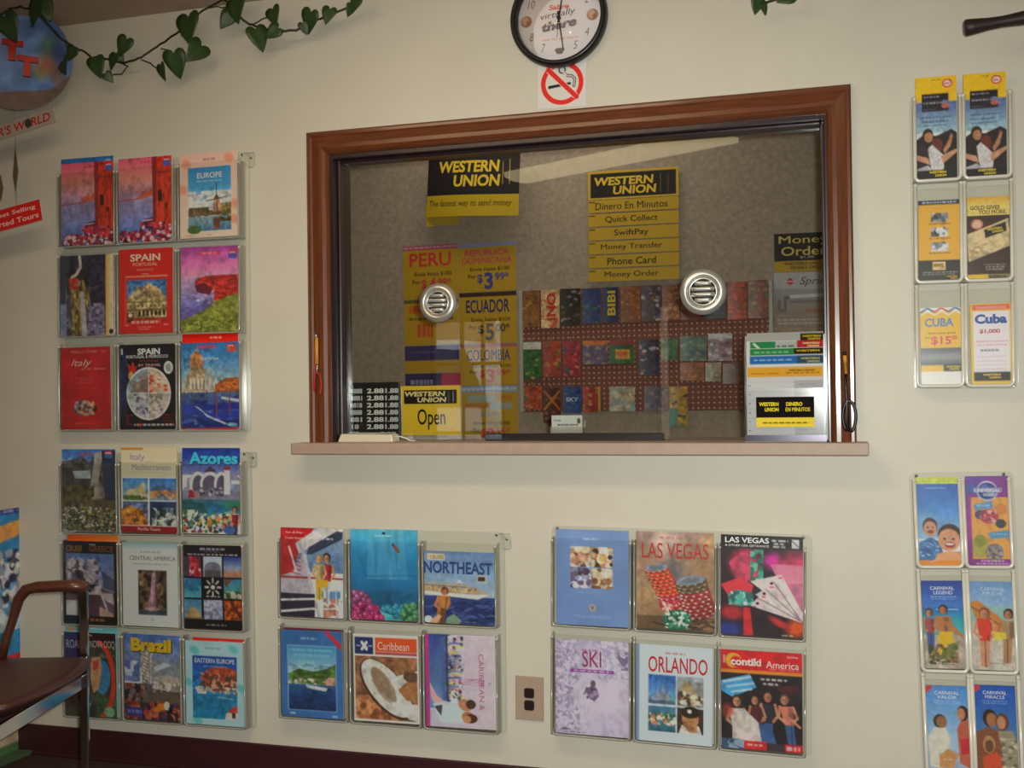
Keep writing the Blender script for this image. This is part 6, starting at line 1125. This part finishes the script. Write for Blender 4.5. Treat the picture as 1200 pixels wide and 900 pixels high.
def banner(q, fn, nm, yaw):
    ps = [at(p[0], p[1], MY) for p in q]; ce = sum(ps, Vector())/4; w = ((ps[1]-ps[0]).length+(ps[2]-ps[3]).length)/2; h = ((ps[3]-ps[0]).length+(ps[2]-ps[1]).length)/2
    an = math.atan2((ps[1]-ps[0]).z, (ps[1]-ps[0]).x); c = Canvas(w, h, 'ffffff', 420); fn(c); o = sheet(c, nm, mo_, MATTE, thick=.002)
    o.matrix_parent_inverse = Matrix.Identity(4); o.location = (ce - mo_.location); o.rotation_euler = (0, -an, yaw); return o
def bw(c): c.rect(0, 0, 1, 1, 'a89a90').T("TRAFALGAR'S W  RLD", .5, .5, .92, .6, 'b82430', .02, .15).ell(.765, .5, .03, .3, '40403c')
def br(c): c.rect(0, 0, 1, 1, 'd02420').T("The World's Best Selling", .5, .3, .9, .26, 'e8c8c0', .015).T('First Class Escorted Tours', .5, .7, .94, .26, 'e8c8c0', .015)
banner([(-66, 169), (64, 125), (64, 141), (-66, 188)], bw, 'world_banner', .0)
banner([(-70, 266), (48, 233), (48, 257), (-70, 291)], br, 'slogan_banner', .0)
for (px, py, hh_) in ((18.5, 198, 54), (1, 220, 32)):
    p = (at(px, py, MY)-mo_.location); hk = (at(px, py-hh_/2, MY)-at(px, py+hh_/2, MY)).length/2
    mb = MB(); mb.prism([(-.045, -hk*.2), (0, -hk), (.045, -hk*.2), (0, hk)], -.001, .001, mat('tan_card', 'a08c7c', .8)); o = mb.build('spinner_card', mo_); o.location = p; o.rotation_euler = (0, 0, math.radians(141))
mb = MB(); zz = [CEIL-g.z, gr, -gr]
p1_ = at(18, 140, MY).z-g.z; p2_ = at(18, 244, MY).z-g.z
mb.tube([(.0, .001, gr*.98), (.0, .001, CEIL-g.z)], .0009, M_STEEL, 5); mb.tube([(0, .001, -gr), (0, .001, p1_)], .0009, M_STEEL, 5); mb.tube([(0, .004, p1_), (0, .004, p2_)], .0007, M_STEEL, 5); mb.build('string', mo_)

# ------------------------------------------------------------------ floor standing poster at the far left
fb = atz(28, 878, 0.004); dn = (atz(0, 889.5, 0.004)-fb); dn.z = 0; dn.normalize()
L_ = .62; ft = CAMP + ray(12, 598)*((fb-CAMP).dot(fw)/FPX); Hh = ft.z
e = empty('standing_poster', fb + dn*L_/2, 'tall glossy floor poster with flowers and a green base at the far left edge', 'poster', None)
e.rotation_euler = (0, 0, math.atan2(-dn.y, -dn.x))
def fl(c):
    c.grad(0, 0, 1, .6, '2c78b8', '3888b8', '3070a8').rect(.0, 0, 1, .025, '2c3c8c').fine(.5, .008, .98, 'c8d0e8', .008).poly([(.6, .1), (1, .05), (1, .11), (.7, .16)], 'e0a850').ell(.9, .1, .1, .025, 'e8a058')
    c.speck(.3, .17, 1, .4, '40485c 8c98a8 c0c4c8 30304c d0ccd0', 300, .022).speck(.3, .4, 1, .52, '98b0c8 5c88b0 c8d4dc', 50, .05).rect(0, .5, 1, .6, '2c80b8').rect(0, .6, 1, .72, 'a82028').noise(0, .6, 1, .75, .3, 6).rect(0, .72, 1, .78, '2c70b0').rect(0, .78, 1, .96, 'b8a890').speck(.2, .66, .9, .9, 'c84828 8c2030 e07038 582040 a83030', 70, .07).line([(.6, .86), (1, .83)], .03, '4c3458').rect(0, .96, 1, 1, '4c7048')
c = Canvas(L_, Hh, 'ffffff', 200); fl(c); c.grit(.22, cell=.016); o = sheet(c, 'printed_panel', e, PRINT, thick=.012); o.location = (0, 0, Hh/2); o.rotation_euler = (0, math.radians(-1.2), 0)
mb = MB(); mb.box((-L_/2, -.06, -.003), (L_/2, .08, .008), mat('green_foot', '48664a', .6)); mb.build('foot', e, bevel=.002)

# ------------------------------------------------------------------ armchair
fc = atd(107, 768, 3.09); chx = Vector((math.cos(YAW), math.sin(YAW), 0))
A_ = math.radians(16.49-2)                          # the chair faces along the wall, to the right
SZ = fc.z                                            # seat height
W_, D_ = .50, .46
f_ = Vector((math.cos(A_), math.sin(A_), 0)); l_ = Vector((-f_.y, f_.x, 0))
org = Vector((fc.x, fc.y, 0)) - f_*D_ - l_*W_/2
ch = empty('armchair', org, 'armchair with brown vinyl seat, wooden arms and chrome legs at the lower left', 'chair', None, (0, 0, A_))
M_VIN = mat('brown_vinyl', '45231f', .42, noise=.1, nscale=30)
M_ARM = mat('dark_walnut', '5c3426', .35, noise=.2, nscale=12, stretch=(12, 1, 1), coat=.3)
# seat: rounded, crowned pad with a bowed front edge
bm = bmesh.new(); nu, nv = 14, 14; T_ = .055; grid = []
for s in (1, 0):
    g_ = []
    for i in range(nu+1):
        u = i/nu; row = []
        for j in range(nv+1):
            v = j/nv*2-1; x = u*D_ + (.045*(1-v*v) if u > 0 else 0)*u; yv = v*W_/2*(.94+.06*u)
            ed = min(1, min(u, 1-u)*7, (1-abs(v))*4.5); z = SZ - .004 + .004*ed if s else SZ - T_*(.30+.7*ed)
            row.append(bm.verts.new((x, yv, z)))
        g_.append(row)
    grid.append(g_)
for s, g_ in enumerate(grid):
    for i in range(nu):
        for j in range(nv):
            q = (g_[i][j], g_[i+1][j], g_[i+1][j+1], g_[i][j+1]); bm.faces.new(q if s == 0 else q[::-1])
per = [(i, 0) for i in range(nu)] + [(nu, j) for j in range(nv)] + [(i, nv) for i in range(nu, 0, -1)] + [(0, j) for j in range(nv, 0, -1)]
for k in range(len(per)):
    a, b = per[k], per[(k+1) % len(per)]; t, u_ = grid
    bm.faces.new((t[b[0]][b[1]], t[a[0]][a[1]], u_[a[0]][a[1]], u_[b[0]][b[1]]))
for f in bm.faces: f.smooth = True
me = bpy.data.meshes.new('seat'); bm.to_mesh(me); bm.free(); me.materials.append(M_VIN); o = bpy.data.objects.new('seat', me); COL.objects.link(o); o.parent = ch
AZ = SZ + .188
for s in (1, -1):
    ys = s*(W_/2+.010)
    mb = MB(); mb.box((D_-.036, ys-.007, .004), (D_-.012, ys+.007, AZ-.008), M_CHROME); mb.build('leg', ch, bevel=.003)
    mb = MB(); mb.tube([(.02, ys, SZ+.0), (.0, ys, SZ-.1), (-.05, ys, .004)], .012, M_CHROME, 4); mb.build('leg', ch)
    for fx_ in (D_-.024, -.05):
        mb = MB(); mb.lathe([(.016, 0), (.016, .006), (.012, .012), (.001, .012)], M_BLACK, 14, Matrix.Translation((fx_, ys, 0)) @ Matrix.Rotation(PI/2, 4, 'X')); mb.build('glide', ch)
    x1 = D_-.016; x0 = D_-.20
    mb = MB(); P_ = [(x1, ys, AZ+.004), (x1-.05, ys, AZ+.008), (x0+.04, ys, AZ+.004), (x0+.01, ys, AZ-.003), (x0-.012, ys, AZ-.03), (x0-.03, ys, AZ-.09), (x0-.05, ys, AZ-.15), (x0-.065, ys, SZ-.02)]
    mb.tube(P_, [.017, .018, .018, .018, .016, .013, .013, .013], M_ARM, 10, flat=(1.2, .9)); mb.build('armrest', ch)
mb = MB(); mb.box((D_-.034, -W_/2-.003, SZ-.095), (D_-.022, W_/2+.003, SZ-.055), M_CHROME); mb.build('front_rail', ch, bevel=.003)
mb = MB(); mb.box((.0, -W_/2-.003, SZ-.10), (.012, W_/2+.003, SZ-.06), M_CHROME); mb.build('rear_rail', ch, bevel=.003)
for s in (1, -1):
    mb = MB(); mb.box((.012, s*(W_/2-.005)-.005, SZ-.09), (D_-.034, s*(W_/2-.005)+.005, SZ-.062), M_CHROME); mb.build('side_rail', ch, bevel=.002)
mb = MB(); mb.prism([(.0, 0), (.045, 0), (.0, .38), (-.045, .38)], -W_/2+.01, W_/2-.01, M_VIN); o = mb.build('backrest', ch, bevel=.015); o.location = (-.03, 0, SZ+.05)
for s in (1, -1):
    mb = MB(); mb.tube([(.01, s*(W_/2+.004), SZ-.08), (-.01, s*(W_/2+.004), SZ+.1), (-.07, s*(W_/2-.002), SZ+.42)], .010, M_CHROME, 8); mb.build('back_post', ch)

# ------------------------------------------------------------------ dark wooden rod with a flared end, top right
p0, p1 = at(1130, 33, -.14), at(1245, 13, -.14)
e = empty('wall_rod', p0, 'dark wooden rod with a flared end projecting at the top right corner', 'rod')
d = p1-p0; M_ROD = mat('dark_rod', '2a1c1c', .5, noise=.15, nscale=30)
mb = MB(); mb.tube([d*t for t in (0, .02, .1, .25, .4, .6, .8, 1)], [.016, .021, .0195, .0155, .014, .017, .018, .018], M_ROD, 14); mb.build('rod', e)
mb = MB(); b0 = d*.93; mb.tube([b0, b0+Vector((0, .13, 0))], .008, M_ROD, 10); mb.box((b0.x-.03, .134, b0.z-.04), (b0.x+.03, .14-.0005, b0.z+.04), M_ROD); mb.build('wall_bracket', e)

# ------------------------------------------------------------------ lights of the place and an added fill
def reflect(px, py, zc):
    p = at(px, py, GY); d = ray(px, py); d = Vector((d.x, -d.y, d.z)); return p + d*((zc-p.z)/d.z)
ra, rb = reflect(852, 166, CEIL-.07), reflect(606, 214, CEIL-.07)
print('reflected lamp from', ra, 'to', rb)
def area(name, loc, rot, sx, sy, en, col=(1, .93, .8)):
    l = bpy.data.lights.new(name, 'AREA'); l.shape = 'RECTANGLE'; l.size = sx; l.size_y = sy; l.energy = en; l.color = col
    o = bpy.data.objects.new(name, l); COL.objects.link(o); o.location = loc; o.rotation_euler = rot; return o
M_TUBE = mat('lit_diffuser', 'f4ead0', .5, emit='f6e4ae', estr=LAMP1)
M_HOUS = mat('lamp_housing', 'c8c0b0', .5)
def fixture(a, b, mt, label, w=.27):
    a = Vector((a.x, a.y, CEIL)); b = Vector((b.x, b.y, CEIL)); ln = (b-a).length; m_ = (a+b)/2; an = math.atan2((b-a).y, (b-a).x)
    t = empty('ceiling_light', m_, label, 'ceiling light', 'fluorescent ceiling lights', (0, 0, an))
    mb = MB(); mb.prism([(-w/2-.01, 0), (w/2+.01, 0), (w/2-.01, -.03), (-w/2+.01, -.03)], 0, 1, M_HOUS)
    mb = MB(); mb.box((-ln/2, -w/2, -.03), (ln/2, w/2, 0), M_HOUS); mb.build('housing', t, bevel=.004)
    mb = MB(); mb.add([(x, yy, zz) for x in (-ln/2+.01, ln/2-.01) for yy, zz in ((-w/2+.01, -.03), (-w/2+.02, -.055), (-w*.2, -.07), (w*.2, -.07), (w/2-.02, -.055), (w/2-.01, -.03))], [(i, i+1, i+7, i+6) for i in range(5)] + [(0, 1, 2, 3, 4, 5), (11, 10, 9, 8, 7, 6)], mt); mb.build('diffuser', t)
M_FILL = mat('lit_fill', 'f4ead0', .5, emit='ffe2b8', estr=FILL_LAMP)
fixture(ra, rb, M_TUBE, 'long fluorescent ceiling light mirrored in the service window glass')
fixture(Vector((1.1, -2.6, 0)), Vector((1.1, -1.4, 0)), M_TUBE, 'fluorescent ceiling light near the right wall')
fixture(Vector((-1.9, -1.4, 0)), Vector((-.6, -1.4, 0)), M_FILL, 'added unseen fill light on the ceiling in front of the service window', .25)  # out-of-view fixture added as warm fill for the front wall
# camera flash, just above the lens
fl_ = bpy.data.lights.new('camera_flash', 'SPOT'); fl_.energy = FLASH; fl_.shadow_soft_size = .03; fl_.spot_size = math.radians(95); fl_.spot_blend = .9; fl_.color = (.95, .985, .93)
o = bpy.data.objects.new('camera_flash', fl_); COL.objects.link(o); o.location = CAMP + rt*.06 + up*.05 - fw*.02; o.rotation_euler = cam.matrix_world.to_euler()
o.rotation_euler = Matrix(((rt.x, up.x, -fw.x), (rt.y, up.y, -fw.y), (rt.z, up.z, -fw.z))).to_euler()
aim = (at(770, 640, 0)-o.location).normalized(); o.rotation_euler = aim.to_track_quat('-Z', 'Y').to_euler()
area('office_light', (-1.1, .75, CEIL-.05), (0, 0, 0), 1.2, .2, OFFICE, (1, .9, .76))
w_ = bpy.data.worlds.new('world'); SC.world = w_; w_.use_nodes = True; w_.node_tree.nodes['Background'].inputs[0].default_value = (.75, .85, 1, 1); w_.node_tree.nodes['Background'].inputs[1].default_value = SKY

SC.cycles.transparent_max_bounces = 24
SC.view_settings.view_transform = 'Standard'; SC.view_settings.look = 'None'; SC.view_settings.gamma = 1; SC.view_settings.exposure = EXPO
SC.view_settings.use_curve_mapping = False
bpy.context.view_layer.update()
